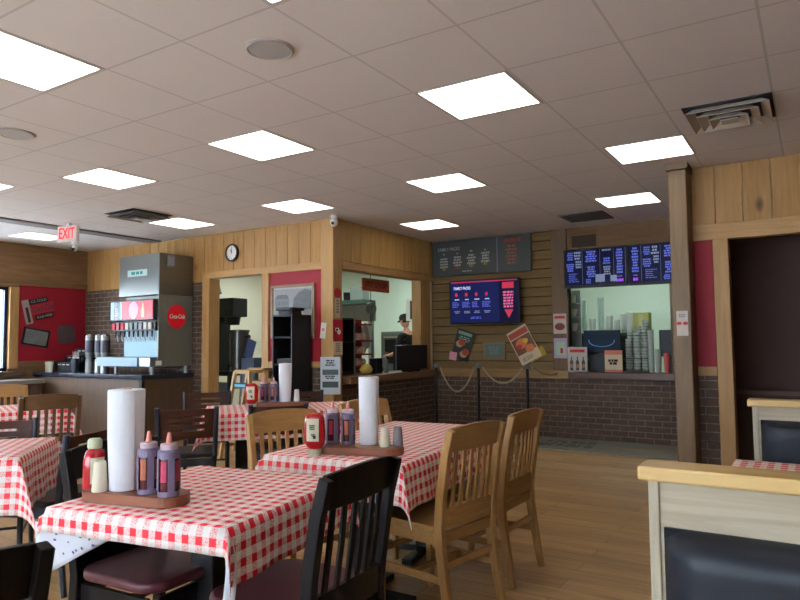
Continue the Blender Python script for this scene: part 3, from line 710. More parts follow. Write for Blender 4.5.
# long table
board('wooden condiment board on the long table', (-1.935, 2.70), R(17), .42, .16)
towel('white paper towel roll on the long table', (-1.94, 2.76), .34, .05, .047)
squeeze('sauce bottle with pink label on the long table, beside the ketchup', (-2.115, 2.685), M_PINK)
squeeze('sauce bottle with orange label on the long table, beside the towel roll', (-2.035, 2.71), M_ORANGE)
shaker('cream shaker right of the towel roll on the long table', (-1.825, 2.735), M_CREAMP, h=.095)
shaker('grey shaker at the right end of the board on the long table', (-1.785, 2.79), plain('grey_shaker', (120, 112, 112), .4), h=.095)
ketchup('red ketchup bottle standing on its cap at the corner of the long table', (-2.11, 2.535), False, ZT, R(20))
# back table
board('wooden condiment board on the back table', (-3.96, 4.33), R(40), .45, .16)
towel('white paper towel roll on the back table', (-3.98, 4.38), .335, .055, .05)
squeeze('sauce bottle with pink label on the back table', (-4.13, 4.27), M_PINK)
squeeze('sauce bottle with orange label on the back table', (-4.055, 4.315), M_ORANGE)
shaker('white shaker right of the towel roll on the back table', (-3.90, 4.44), M_WHITE)
ketchup('red ketchup bottle with cream label on the back table', (-4.12, 4.11), False, ZT, R(30))
# ------------------------------------------------------------------ booths
M_BOAK = wood('booth_oak', (190, 178, 154), (150, 136, 112), 'x', .5, 0, .9)
M_CAP = wood('booth_cap', (206, 172, 112), (184, 148, 90), 'x', .35, 0, .9, .3)
def booth(label, x0, x1, yf, zc, double):
    t = thing('booth_bench', label, 'booth', (x0, yf, 0), 0, 'oak and navy booths'); w = x1-x0
    b = MB(); b.box(-.012, w, -.012, .10, .965, 1.0); b.build('cap_rail', M_CAP, t, bevel=.006)
    b = MB(); b.box(.01, .035, -.0, .088, .0, .965); b.build('end_post', wood('booth_post', (184, 174, 152), (154, 142, 118), 'z', .5, 0, 2), t, bevel=.003)
    b = MB(); b.box(.035, w-.02, .008, .08, .1, .965); b.build('back_panel', M_BOAK, t)
    def cush(y0, y1, z0, z1, nm):
        bb = MB(); nx, nz = 20, 8; sgn = -1 if y0 < .04 else 1
        def fn(u, v):
            e = min(1, min(u*w, (1-u)*w)/.09); g = min(1, min(v, 1-v)*(z1-z0)/.06)
            puff = (1-(1-e)**2)**.5*(1-(1-g)**2)**.5
            base, out = (y1, y0) if sgn < 0 else (y0, y1)
            return Vector((.045+(w-.07)*u, base+(out-base)*(.15+.85*puff), z0+(z1-z0)*v))
        g = grid(bb.bm, fn, 41, 17)
        back = y1 if sgn < 0 else y0
        ring = [g[0][i] for i in range(41)]+[g[j][40] for j in range(1, 17)]+[g[16][i] for i in range(39, -1, -1)]+[g[j][0] for j in range(15, 0, -1)]
        r2 = [bb.bm.verts.new((v.co.x, back, v.co.z)) for v in ring]
        for i in range(len(ring)): bb.bm.faces.new((ring[i], ring[(i+1) % len(ring)], r2[(i+1) % len(ring)], r2[i]))
        bb.bm.faces.new(r2); return bb.build(nm, M_NAVY, t, smooth=True)
    cush(-.075, .007, .47, zc, 'back_cushion')
    b = MB(); b.box(.012, w-.02, -.5, -.005, .08, .37); b.build('seat_box', M_BOAK, t)
    b = MB(); b.prism([(.02, -.52), (w-.02, -.52), (w-.02, -.08), (.02, -.08)], .371, .465); b.build('seat_cushion', M_NAVY, t, bevel=.025, seg=3, smooth=True)
    if double:
        cush(.081, .15, .47, zc, 'rear_back_cushion')
        b = MB(); b.box(.012, w-.02, .09, .58, .08, .37); b.build('rear_seat_box', M_BOAK, t)
        b = MB(); b.prism([(.02, .16), (w-.02, .16), (w-.02, .6), (.02, .6)], .371, .465); b.build('rear_seat_cushion', M_NAVY, t, bevel=.025, seg=3, smooth=True)
    return t
booth('large oak booth back with navy cushion, nearest at lower right', -.372, 1.40, 1.70, .857, True)
booth('smaller oak booth back with navy cushion by the dark doorway', -.295, 1.40, 3.78, .90, False)
TB = ((.51, 2.98), 1.68, .86, 0)
table('booth table between the two oak booths', *TB, feet=1)
cloth('red checked cloth on the table between the two booths', *TB, (.14, .02, .06, .06), flare=.02)
# ------------------------------------------------------------------ drinks counter
t = thing('drinks_counter', 'brown drinks counter with dark top under the soda machine', 'counter', (-9.86, 5.37, 0))
b = MB(); b.box(0, 2.53, 0, .815, 0, .85); b.build('body', M_CABBODY, t)
b = MB(); b.box(0, 2.56, -.03, .815, .85, .905); b.build('worktop', M_COUNTER, t, bevel=.006)
b = MB(); b.box(2.49, 2.545, -.015, .03, 0, .849); b.build('corner_guard', M_BLACK, t)
ZK = .906
t = thing('soda_machine', 'tall stainless soda and ice machine standing on the drinks counter', 'soda machine', (-8.2, 5.61, ZK))
b = MB()   # side profile cabinet: x = depth, y = height
b.box(0, .87, .0, .56, 1.06, 1.62); b.build('ice_bin', plain('bin_steel', (128, 130, 126), .3, .95), t, bevel=.01)
M_SIDE = plain('side_steel', (126, 128, 118), .45, .6)
b = MB(); b.box(.0, .87, .12, .56, .10, 1.058); b.build('cabinet', M_SIDE, t, bevel=.006)
b = MB(); b.box(.842, .87, -.0, .118, .10, 1.058); b.build('side_panel', M_SIDE, t, bevel=.004)
b = MB(); b.box(-.08, .841, -.06, .118, .72, 1.0); b.build('display_housing', plain('display_frame', (48, 50, 56), .4), t, bevel=.006)
DX = .045
def em(n, c, s): return plain(n, c, .3, emit=c, es=s)
b = MB()
b.box(-.075, -.01, -.066, -.061, .74, .98, 0); b.box(-.01, .13, -.066, -.061, .74, .98, 1); b.box(.13, .17, -.066, -.061, .74, .98, 0); b.box(.17, .83, -.066, -.061, .74, .98, 2)
M_ = Matrix(((1, 0, 0, 0), (0, 0, -1, 0), (0, 1, 0, 0), (0, 0, 0, 1)))
b.prism([(.43+.1*math.cos(a), .86+.119*math.sin(a)) for a in [2*PI*i/24 for i in range(24)]], .0665, .069, 3, M=M_)
b.prism([(.595, .76), (.665, .76), (.665, .85), (.645, .90), (.64, .955), (.62, .955), (.615, .90), (.595, .85)], .0665, .069, 4, M=M_)
bars(b, .06, .89, .09, 4, .03, -.0665, 5, random.Random(1))
b.build('illuminated_panel', [em('disp_cyan', (160, 210, 215), .35), em('disp_grey', (80, 84, 92), .3), em('disp_red', (200, 18, 32), .15), em('disp_white', (215, 180, 220), .3), em('disp_cream', (204, 186, 150), .2), em('disp_ink', (160, 165, 172), .5)], t)
b = MB(); b.box(-.08, .841, -.03, .118, .58, .70); b.build('valve_bar', M_BLACK, t, bevel=.004)
cols = [M_INKR, M_PINK, M_INKR, M_INKW, plain('green_btn', (50, 90, 70), .4), M_GREY, M_GREY, M_INKW, M_INKW, M_GREY]
for k in range(9):
    x = -.035+.098*k
    o = MB().box(x-.03, x+.03, -.05, -.031, .60, .69).build('flavour_badge', cols[k], t)
    b = MB(); b.cyl((x, -.01, .579), (x, -.01, .50), .014, .009, 10); b.build('nozzle', M_BLACK, t)
    b = MB(); b.bar([(x, .0, .56), (x, .015, .50), (x, .03, .44)], .022, .006, up=(0, 1, 0)); b.build('lever', plain('lever_grey', (170, 178, 180), .3), t)
b = MB(); b.box(.0, .84, .10, .118, .23, .58); b.build('splash_back', plain('splash', (140, 166, 176), .5, .3), t)
b = MB(); b.box(-.3, .60, -.12, .10, .10, .225); b.box(.60, .841, -.10, .10, .10, .225, 1); b.build('drip_tray', [plain('tray_steel', (150, 170, 186), .5, .3), M_STEEL], t, bevel=.008)
for x in (.05, .82):
    for y in (-.05, .5): MB().cyl((x, y, 0), (x, y, .10), .022, n=12).build('foot', M_STEEL, t)
b = MB(); bars(b, .41, 1.37, .36, 1, .05, -.0045, 1, random.Random(3), gap=.2); b.box(.2, .62, -.004, -.001, 1.325, 1.415, 0); b.build('badge', [plain('badge_pale', (190, 215, 210), .4), plain('badge_teal', (30, 130, 130), .4)], t)
b = MB(); Mz = Matrix.Translation((.871, .29, .77)) @ Matrix.Rotation(PI/2, 4, 'Z') @ XZ
b.prism([(.155*math.cos(2*PI*i/40), .165*math.sin(2*PI*i/40)) for i in range(40)], 0, .004, 0, M=Mz)
b.text('Coca-Cola', .085, Mz @ Matrix.Translation((0, 0, .006)), 1, fit=.25, shear=.35)
b.build('round_logo', [plain('logo_red', (214, 24, 40), .4), M_INKW], t)
b = MB(); b.box(.871, .876, -.04, .05, .12, .18); b.build('rating_plate', M_WHITE, t)
b = MB(); b.box(.871, .91, .12, .22, 1.44, 1.58); b.build('side_box', M_GREY, t, bevel=.006)
def urn(label, x, y):
    t = thing('tea_urn', label, 'tea urn', (x, y, ZK), 0, 'steel tea urns')
    b = MB(); b.lathe([(.062, .0), (.062, .02), (.058, .025), (.058, .26), (.062, .27), (.062, .5), (.056, .515)], n=24); b.build('body', M_STEEL, t, smooth=True)
    b = MB(); b.lathe([(.0635, .285), (.0635, .46)], n=24); b.build('wrap_label', plain('urn_wrap', (66, 62, 74), .4, var=.5, scale=50), t, smooth=True)
    b = MB(); b.lathe([(.064, .516), (.064, .53), (.05, .55), (.02, .555)], n=24); b.build('lid', M_CHROME, t, smooth=True)
    b = MB(); b.cyl((0, -.06, .2), (0, -.11, .2), .012, n=10); b.cyl((0, -.115, .21), (0, -.115, .15), .009, n=10); b.build('tap', M_BLACK, t)
    b = MB(); b.cyl((-.062, 0, .49), (-.10, 0, .49), .01, n=8); b.build('handle', M_CHROME, t)
urn('leftmost of the three steel tea urns on the counter', -9.0, 5.70); urn('middle one of the three steel tea urns', -8.76, 5.70); urn('steel tea urn closest to the soda machine', -8.56, 5.66)
t = thing('lid_organizer', 'black stepped organizer of lids and straws on the drinks counter', 'organizer', (-9.72, 5.6, ZK))
b = MB()
for k in range(3): b.box(.06*k, .44, .0+.12*k, .12*(k+1), 0, .14+.1*k)
b.build('tiers', M_BLACK, t, bevel=.004)
b = MB()
for k in range(3):
    for j in range(3): b.box(.08+.06*k+.11*j, .15+.06*k+.11*j, -.002+.12*k, .0+.12*k, .10+.1*k, .112+.1*k)
b.build('front_strip', M_INKW, t)
t = thing('straw_holder', 'black canister of white straws beside the lid organizer', 'straw holder', (-9.12, 5.55, ZK))
MB().lathe([(.05, 0), (.05, .2), (.045, .2), (.045, .02)], n=20).build('canister', plain('canister_dark', (40, 44, 54), .2), t, smooth=True)
b = MB()
for k in range(5): b.cyl((.01*(k-2), 0, .03), (.02*(k-2)+.02, .01*k-.02, .30), .004, n=8)
b.build('straw', M_WHITE, t)
t = thing('cup_stack', 'short stacks of white cups at the left end of the counter', 'cups', (-9.78, 5.52, ZK))
for k in range(2):
    b = MB(); x = .085*k
    b.lathe([(.028, 0), (.034, .11), (.036, .115), (.036, .12), (.037, .13), (.037, .15), (.03, .15)], (x, 0, 0), 18); b.build('cups', M_CREAMP, t, smooth=True)
# low grey bench / pipe under the left window
t = thing('low_cabinet', 'low grey ledge cabinet under the left window', 'cabinet', (-9.74, 2.2, 0))
b = MB(); b.box(0, .32, 0, 3.05, 0, .76); b.build('body', M_CABBODY, t)
b = MB(); b.box(-.0, .36, 0, 3.08, .76, .82); b.build('top', plain('grey_top', (126, 120, 112), .4), t, bevel=.01)
# ------------------------------------------------------------------ things on the left wall
def sign(name, label, cat, loc, rz, tilt=0, group=None): return thing(name, label, cat, loc, rz, group, tilt)
t = sign('retro_sign', 'tilted bottle-shaped soda advert high on the dark red wall', 'sign', (-9.877, 5.42, 1.85), PI/2, R(-14))
b = MB(); b.box(-.23, -.13, -.012, 0, -.19, .17); b.build('bottle_panel', plain('sign_grey', (150, 138, 130), .6), t)
b = MB(); b.box(-.2, -.16, -.014, -.012, -.17, .06); b.build('bottle', plain('bottle_dark', (70, 30, 34), .5), t)
b = MB(); b.box(-.12, .24, -.008, 0, -.07, .07); b.build('band', plain('band_red', (150, 44, 54), .6), t)
b = MB(); b.text('Coca-Cola', .12, onwall(.06, -.01, 0), shear=.3, fit=.32); b.build('script', plain('script_dark', (110, 30, 40), .6), t)
b = MB(); b.box(-.12, .16, -.008, 0, .085, .16); b.box(-.08, .2, -.008, 0, -.16, -.085); b.build('plate', M_INK, t)
b = MB(); b.text('ICE COLD', .06, onwall(.02, -.01, .122), fit=.24); b.text('SOLD HERE', .06, onwall(.06, -.01, -.122), fit=.24); b.build('lettering', plain('letter_grey', (130, 124, 112), .6), t)
t = sign('framed_picture', 'tilted black framed old photo below the soda advert', 'picture', (-9.877, 5.38, 1.42), PI/2, R(10))
b = MB(); b.box(-.2, .2, -.02, 0, -.13, .13); b.build('frame', M_BLACK, t); b = MB(); b.box(-.17, .17, -.023, -.02, -.105, .105); b.build('print', plain('old_photo', (110, 112, 108), .5, var=.5, scale=9), t)
t = sign('metal_sign', 'dark square sign near the room corner', 'sign', (-9.877, 5.86, 1.47), PI/2, R(-4))
b = MB(); b.prism(rrect(.27, .28, .05), 0, .01, M=M_); b.build('plate', plain('mottled_plate', (74, 58, 58), .5, var=.4, scale=12), t)  # dark brownish plate with a mottled tone
# ------------------------------------------------------------------ W1 fittings
t = thing('wall_clock', 'round black wall clock with white face above the doorway', 'clock', (-6.575, 6.2, 2.52))
b = MB(); b.lathe([(.115, -.001), (.122, .02), (.118, .035), (.10, .038), (.098, .02)], n=36); o = b.build('rim', M_BLACK, t, smooth=True); o.rotation_euler = (PI/2, 0, 0)
b = MB(); b.lathe([(.098, .012), (.098, .022)], n=36); o = b.build('face', M_WHITE, t); o.rotation_euler = (PI/2, 0, 0)
b = MB(); b.box(-.003, .003, -.026, -.024, -.01, .075); b.box(-.004, .004, -.028, -.026, -.012, .05, M=Matrix.Rotation(R(-20), 4, 'Y')); b.build('hand', M_INK, t)
b = MB()
for k in range(12):
    a = k*PI/6; b.box(-.003, .003, -.024, -.0225, .078, .09, M=Matrix.Rotation(a, 4, 'Y'))
b.build('hour_mark', M_INK, t)
t = thing('framed_picture', 'framed black and white photo of an old building on the red panel', 'picture', (-5.5, 6.198, 1.80))
b = MB()
for q in ((-.36, .36, .2, .235), (-.36, .36, -.44, -.405), (-.36, -.325, -.405, .2), (.325, .36, -.405, .2)): b.box(q[0], q[1], -.03, 0, q[2], q[3])
b.build('frame', wood('pic_frame', (140, 112, 84), (112, 88, 62), 'x', .4), t, bevel=.003)
b = MB(); b.box(-.325, .325, -.012, 0, -.405, .2); b.build('mat_board', plain('mat_white', (196, 196, 192), .6), t)
b = MB(); b.box(-.305, .305, -.014, -.012, -.385, .18, 0); b.box(-.29, -.06, -.016, -.014, -.06, .06, 1); b.prism([(-.29, .06), (-.06, .06), (-.1, .11), (-.25, .11)], .0142, .0158, 2, M=M_); b.prism([(.0, -.08), (.3, -.08), (.3, .15), (.2, .17), (.1, .13), (.02, .06)], .0142, .0158, 2, M=M_); b.prism([(-.305, -.06), (.305, -.1), (.305, -.385), (-.305, -.385)], .0142, .0155, 3, M=M_)
for k in range(5): b.box(-.27+.042*k, -.255+.042*k, -.0175, -.016, -.02, .02, 2)
b.build('print', [plain('ph_sky', (150, 152, 152), .5), plain('ph_house', (124, 126, 126), .5), plain('ph_tree', (92, 94, 94), .5, var=.5, scale=25), plain('ph_road', (164, 164, 162), .5, var=.1, scale=12), M_INK], t)
t = thing('shelving_cabinet', 'tall black cabinet with open cubbies in front of the red panel', 'cabinet', (-5.48, 5.80, 0))
b = MB(); b.box(0, .31, .02, .33, 0, 1.62); b.bm.faces.ensure_lookup_table(); b.build('side_block', plain('cab_black', (22, 23, 27), .45), t) if 0 else b.bm.free()
b = MB(); b.box(0, .018, 0, .34, 0, 1.64); b.box(.295, .313, 0, .34, 0, 1.64); b.box(.018, .295, .32, .34, 0, 1.64); b.box(.018, .295, 0, .32, 1.62, 1.64); b.box(.018, .295, 0, .32, 0, .05); b.build('carcass', plain('cab_black', (22, 23, 27), .45), t)
for z in (.4, .72, 1.04, 1.36): MB().box(.018, .295, .01, .32, z, z+.02).build('shelf', plain('cab_black2', (20, 21, 25), .6), t)
b = MB(); b.box(.04, .27, .04, .3, 1.06, 1.12); b.box(.05, .25, .04, .3, .74, .83); b.box(.04, .26, .04, .3, .42, .5); b.build('stacked_trays', M_BLACK, t)
t = thing('small_box', 'small black box on top of the tall black cabinet', 'box', (-5.33, 5.95, 1.641))
b = MB(); b.prism(rrect(.22, .2, .03), 0, .05); b.prism(rrect(.27, .24, .03), .05, .085); b.build('case', M_BLACK, t, bevel=.005)
# high chairs
M_HC = wood('high_chair_wood', (186, 148, 92), (158, 120, 70), 'z', .4, 0, 2)
def high_chair(label, loc, rz):
    t = thing('high_chair', label, 'high chair', (*loc, 0), rz, 'wooden high chairs')
    for sx in (-1, 1):
        b = MB(); b.bar([(sx*.25, -.22, 0), (sx*.12, -.11, .99)], .035, .04, up=(0, 1, 0)); b.build('leg', M_HC, t, bevel=.003); b = MB(); b.bar([(sx*.25, .22, 0), (sx*.12, .10, .99)], .035, .04, up=(0, 1, 0)); b.build('leg', M_HC, t, bevel=.003)
        for z in (.15, .55, .8, .985):
            k = z/.99; xx = sx*(.25-.13*k); MB().box(xx-.012, xx+.012, -.21+.10*k, .21-.11*k, z-.018, z+.018).build('side_rail', M_HC, t, bevel=.002)
    b = MB(); b.box(-.165, .165, -.12, .12, .55, .57); b.build('seat', M_HC, t)
    for z in (.25, .7, .84, .985): k = z/.99; MB().box(-.24+.13*k, .24-.13*k, .19-.1*k, .21-.1*k, z-.025, z+.025).build('back_rail', M_HC, t, bevel=.002)
    MB().box(-.12, .12, -.125, -.105, .96, 1.0).build('front_rail', M_HC, t, bevel=.002); MB().box(-.225, .225, -.21, -.19, .2, .24).build('front_rail', M_HC, t, bevel=.002)
    b = MB(); b.box(-.12, .12, -.146, -.14, .80, .86); b.bar([(-.0, -.13, .95), (0.0, -.15, .6)], .03, .004, up=(0, 1, 0)); b.build('safety_strap', M_BLACK, t)
    b = MB(); b.box(-.09, .09, -.149, -.1465, .815, .845); b.build('sticker', em('sticker_cyan', (110, 190, 215), .0), t)
high_chair('light wooden high chair in front of the kitchen doorway', (-5.50, 5.46), R(-4)); high_chair('second wooden high chair, half hidden beside the black cabinet', (-5.72, 6.02), R(0)) if 0 else None
b = None
h2 = high_chair('wooden high chair close to the black cabinet, behind the first', (-5.80, 5.96), R(0))
# papers on the corner post
def paper(name, label, cat, x, y, z, w, h, rz, mats, tilt=0, fn=None, group=None, th=.003):
    t = sign(name, label, cat, (x, y, z), rz, tilt, group)
    b = MB(); b.box(-w/2, w/2, -th, 0, -h/2, h/2); b.build('sheet', mats, t)
    if fn: fn(t, w, h, -th)
    return t
def fn_card(t, w, h, y):
    b = MB(); bars(b, 0, .1*h, w*.7, 2, h*.09, y-.0005, 0, random.Random(4)); b.build('print', M_INKR, t)
paper('notice', 'small tilted white card with red print hanging from the corner post', 'notice', -4.985, 6.155, 1.45, .085, .19, 0, M_INKW, R(7), fn_card)
def fn_red(t, w, h, y):
    b = MB(); b.prism([(.02+.035*math.cos(a), -.02+.03*math.sin(a)) for a in [2*PI*i/16 for i in range(16)]], -y+.0002, -y+.0012, M=M_); b.box(-.05, .02, y-.0012, y, -.01, .03); b.build('picture', M_INKW, t)
    b = MB(); b.box(-.04, .0, y-.002, y-.0012, -.005, .02); b.build('spot', M_INK, t)
paper('notice', 'red notice with a black and white picture on the corner post', 'notice', -4.838, 6.245, 1.45, .19, .26, PI/2, plain('red_paper', (160, 30, 44), .6), 0, fn_red)
def fn_lines(t, w, h, y):
    b = MB(); bars(b, 0, h*.35, w*.7, 5, h*.14, y-.0005, 0, random.Random(7)); b.build('print', M_GREY, t)
paper('notice', 'cream notice below the red one on the corner post', 'notice', -4.838, 6.25, 1.235, .17, .16, PI/2, plain('cream_paper', (206, 186, 146), .6), 0, fn_lines)
paper('notice', 'narrow cream strip notice above the red notice on the post', 'notice', -4.838, 6.24, 1.72, .1, .24, PI/2, plain('cream_paper2', (188, 176, 140), .6), 0, fn_lines)
def fn_disc(t, w, h, y):
    b = MB(); b.text('PAY HERE', .03, onwall(0, y-.001, 0), fit=w*.6); b.build('print', M_INK, t)
t = sign('round_sign', 'small round red sign near the top of the corner post', 'sign', (-4.838, 6.24, 1.90), PI/2)
b = MB(); b.prism([(.075*math.cos(2*PI*i/24), .06*math.sin(2*PI*i/24)) for i in range(24)], 0, .004, M=M_); b.build('plate', plain('disc_red', (170, 40, 36), .6), t)
def fn_poster(t, w, h, y):
    b = MB(); b.box(-w*.4, w*.4, y-.001, y, h*.02, h*.16, 0); b.box(-w*.4, w*.4, y-.001, y, -h*.32, -h*.16, 0)
    bars(b, 0, h*.4, w*.6, 3, h*.06, y-.0005, 1, random.Random(8)); bars(b, 0, -h*.02, w*.7, 2, h*.05, y-.0005, 1, random.Random(9)); b.build('print', [plain('photo_dark', (50, 66, 60), .5, var=.7, scale=60), M_INK], t)
paper('poster', 'tall pale poster with small photos low on the corner post', 'poster', -4.86, 6.13, .915, .24, .44, R(25), plain('pale_paper', (196, 206, 214), .6), 0, fn_poster)
# ------------------------------------------------------------------ W3 fittings
WF = YA-.02
t = sign('menu_board', 'long dark chalk menu board tucked under the alcove ceiling', 'menu board', (-4.06, WF-.05, 2.53), 0)
b = MB(); b.box(-.78, .78, 0, .045, -.255, .262); b.build('board', plain('chalk_board', (62, 64, 62), .5, var=.1), t, bevel=.004)
b = MB(); b.box(.27, .285, -.004, 0, -.25, .25); b.box(-.78, .78, -.012, 0, .262, .27); b.build('divider', M_GREY, t)
b = MB(); rn = random.Random(11); b.text('FAMILY PACKS', .07, onwall(-.50, -.002, .14), 0, fit=.36)
for k, x in enumerate((-.6, -.33, -.06, .14)):
    x = -.58+.225*k; bars(b, x, .07 if k < 2 else .09, .04, 1, .035, -.001, 0, rn); bars(b, x, -.0+.015*k, .15, 4, .04, -.001, 0, rn)
bars(b, -.2, -.2, .22, 1, .02, -.001, 0, rn)
for k in range(4): bars(b, -.58+.225*k, -.155+.015*k, .09, 1, .045, -.001, (2, 1, 2, 2)[k], rn, gap=.1)
b.text('SIDES & DRINKS', .05, onwall(.52, -.002, .18), 1, fit=.34) if 0 else bars(b, .52, .19, .36, 1, .06, -.001, 1, rn, gap=.1)
bars(b, .5, .11, .2, 6, .048, -.001, 3, rn)
b.build('lettering', [plain('chalk_white', (178, 180, 170), .7), plain('chalk_red', (150, 56, 40), .7), plain('chalk_yellow', (150, 128, 52), .7), plain('chalk_orange', (140, 92, 70), .7)], t)
M_SCR = plain('screen_navy', (14, 22, 60), .45, spec=.1, emit=(24, 30, 92), es=.5)
M_SCRD = plain('screen_dark', (10, 12, 34), .45, spec=.1, emit=(16, 17, 58), es=.45)
EM_B = plain('pixel_blue', (60, 70, 150), .4, emit=(96, 112, 220), es=.6); EM_W = plain('pixel_white', (220, 225, 255), .4, emit=(205, 215, 255), es=.75)
EM_R = plain('pixel_red', (200, 40, 70), .4, emit=(190, 34, 70), es=.45); EM_P = plain('pixel_pink', (220, 100, 150), .4, emit=(205, 90, 140), es=.5); EM_G = plain('pixel_grey', (140, 150, 170), .4, emit=(110, 125, 165), es=.4)
t = sign('menu_screen', 'wall TV showing a dark blue family packs menu', 'tv screen', (-3.93, 8.42, 1.87), R(2))
b = MB(); b.box(-.53, .53, 0, .05, -.32, .31); b.build('bezel', M_BLACK, t, bevel=.006)
b = MB(); b.box(-.515, .515, -.003, 0, -.30, .295, 0); b.box(.235, .515, -.0045, -.003, -.30, .295, 1); b.build('display', [M_SCR, M_SCRD], t)
b = MB(); y = -.005; rn = random.Random(12)
b.box(-.5, .5, y-.001, y, .27, .285, 2)
b.text('FAMILY PACKS', .06, onwall(-.33, y-.001, .19), 1, fit=.26)
for k in range(4):
    x = -.42+.155*k; b.prism([(x+.022*math.cos(a), .10+.03*math.sin(a)) for a in [2*PI*i/10 for i in range(10)]], -y, -y+.001, 2, M=M_)
    bars(b, x+.01, .03, .09, 1, .02, y, 1, rn); bars(b, x, -.01, .13, 4, .022, y, 0, rn, align='l'); bars(b, x+.01, -.14, .1, 2, .02, y, 4, rn)
bars(b, -.12, -.225, .22, 2, .018, y, 0, rn)
b.box(.28, .45, y-.002, y, .165, .25, 2); bars(b, .37, .11, .16, 6, .04, y, 3, rn); b.prism([(.31, -.13), (.44, -.13), (.375, -.25)], -y, -y+.001, 2, M=M_)
b.build('screen_text', [EM_B, EM_W, EM_R, EM_P, EM_G], t)
MB().box(-.12, .12, .05, .21, -.12, .12).build('wall_mount', M_BLACK, t)
def menu_tv(label, x, w, pages, seed, tiltz=0):
    t = sign('menu_screen', label, 'tv screen', (x, YA-.13, 2.255), tiltz, 0, 'digital menu screens over the order window')
    b = MB(); b.box(-w/2, w/2, 0, .05, -.265, .25); b.build('bezel', M_BLACK, t, bevel=.005)
    b = MB(); b.box(-w/2+.015, w/2-.015, -.003, 0, -.23, .235); b.build('display', M_SCRD, t)
    b = MB(); rn = random.Random(seed); y = -.005; n = len(pages); pw = (w-.04)/sum(p[0] for p in pages); xx = -w/2+.02
    for (q, kind) in pages:
        cw = q*pw; cx = xx+cw/2
        if kind == 'a':
            bars(b, xx+cw*.3, .2, cw*.42, 4, .028, y, 0, rn, align='c'); bars(b, xx+cw*.72, .2, cw*.42, 3, .038, y, 4, rn)
            bars(b, xx+cw*.3, .05, cw*.45, 4, .028, y, 0, rn); bars(b, xx+cw*.78, .08, cw*.35, 3, .035, y, 4, rn)
            bars(b, cx, -.08, cw*.6, 5, .025, y, 0, rn, align='l', gap=.6)
        elif kind == 'b':
            bars(b, cx, .2, cw*.65, 5, .03, y, 0, rn); bars(b, cx, .0, cw*.6, 5, .03, y, 0, rn); bars(b, cx-.04, -.16, cw*.4, 3, .022, y, 0, rn)
        elif kind == 'c':
            bars(b, cx, .21, cw*.8, 1, .03, y, 4, rn); bars(b, cx, .1, cw*.7, 3, .03, y, 0, rn); bars(b, cx, -.01, cw*.6, 4, .03, y, 4, rn)
            b.box(cx-.15, cx-.03, y-.001, y, -.2, -.1, 4); b.box(cx+.04, cx+.12, y-.001, y, -.2, -.12, 4)
        else:
            bars(b, cx, .2, cw*.6, 9, .036, y, 0 if rn.random() < .5 else 3, rn); bars(b, cx, -.14, cw*.5, 1, .02, y, 0, rn); bars(b, cx, -.19, cw*.65, 1, .04, y, 5, rn, gap=.1)
        b.box(xx+cw-.002, xx+cw, y-.0005, y, -.22, .225, 4)
        xx += cw
    b.build('screen_text', [EM_B, EM_W, EM_R, EM_P, EM_G, plain('pixel_violet', (150, 70, 210), .4, emit=(150, 70, 215), es=.8)], t)
    MB().box(-.1, .1, .05, .13, -.1, .1).build('wall_mount', M_BLACK, t)
    return t
menu_tv('left digital menu screen over the order window', -2.385, .82, [(1.25, 'a'), (1.25, 'b'), (.95, 'c'), (.8, 'd')], 3)
menu_tv('right digital menu screen over the order window, cut by the pillar', -1.56, .82, [(.8, 'd'), (1.25, 'a'), (1.2, 'b'), (1, 'd')], 4)
t = sign('wall_plate', 'dark blank plate on the wall above the menu screens', 'plate', (-2.55, YA-.016, 2.62), 0); MB().box(-.16, .16, -.02, 0, -.08, .08).build('panel', plain('dark_plate', (62, 48, 34), .7), t)
def fn_food1(t, w, h, y):
    b = MB(); b.box(-w*.42, w*.35, y-.001, y, h*.33, h*.43, 1); bars(b, 0, h*.26, w*.8, 3, h*.06, y-.0005, 1, random.Random(3))
    for cx, cz, m in ((-.06, .0, 0), (.04, -.13, 0), (-.02, .03, 2), (.07, -.09, 2)): b.prism([(cx+.06*math.cos(2*PI*i/14), cz+.05*math.sin(2*PI*i/14)) for i in range(14)], -y+.0002*m, -y+.002+.0004*m, m, M=M_)
    b.build('print', [plain('food_tan', (176, 140, 104), .5, var=.5, scale=60), plain('mint_print', (120, 150, 128), .5), plain('food_red', (150, 60, 40), .5)], t)
paper('poster', 'tilted dark green food poster left of the small framed certificate', 'poster', -4.36, WF-.02, 1.25, .29, .44, 0, plain('dark_green_paper', (40, 48, 40), .5), R(17), fn_food1)
def fn_food2(t, w, h, y):
    b = MB(); b.box(-w*.46, w*.46, y-.001, y, h*.27, h*.44, 0); b.box(-w*.46, w*.46, y-.0008, y, -h*.22, h*.24, 5)
    for cx, cz, m, r in ((-.02, .03, 1, .09), (.06, -.08, 1, .07), (-.07, .0, 2, .04), (.05, .04, 3, .04)): b.prism([(cx+r*math.cos(2*PI*i/14), cz+r*.8*math.sin(2*PI*i/14)) for i in range(14)], -y+.0002*m, -y+.002+.0004*m, m, M=M_)
    bars(b, -.03, -.17, w*.6, 3, .02, y-.0005, 4, random.Random(5)); b.build('print', [plain('band_brick', (160, 64, 48), .5), plain('food_orange', (196, 110, 60), .5, var=.4, scale=40), M_INKR, M_INKY, M_GREY, plain('poster_brown', (96, 60, 40), .5, var=.5, scale=40)], t)
paper('poster', 'tilted orange food poster right of the small framed certificate', 'poster', -3.42, WF-.02, 1.25, .32, .50, 0, plain('cream_poster', (200, 176, 144), .5), R(-28), fn_food2)
paper('sticker_sheet', 'small pink square sticker at the corner of the dark food poster', 'sticker', -4.52, WF-.034, 1.09, .12, .12, 0, plain('pink_paper', (214, 150, 168), .6), R(10))
paper('flyer', 'yellow and dark flyer behind the orange food poster', 'flyer', -3.24, WF-.008, 1.12, .26, .14, 0, plain('yellow_flyer', (150, 132, 40), .6, var=.5, scale=20), R(-28))
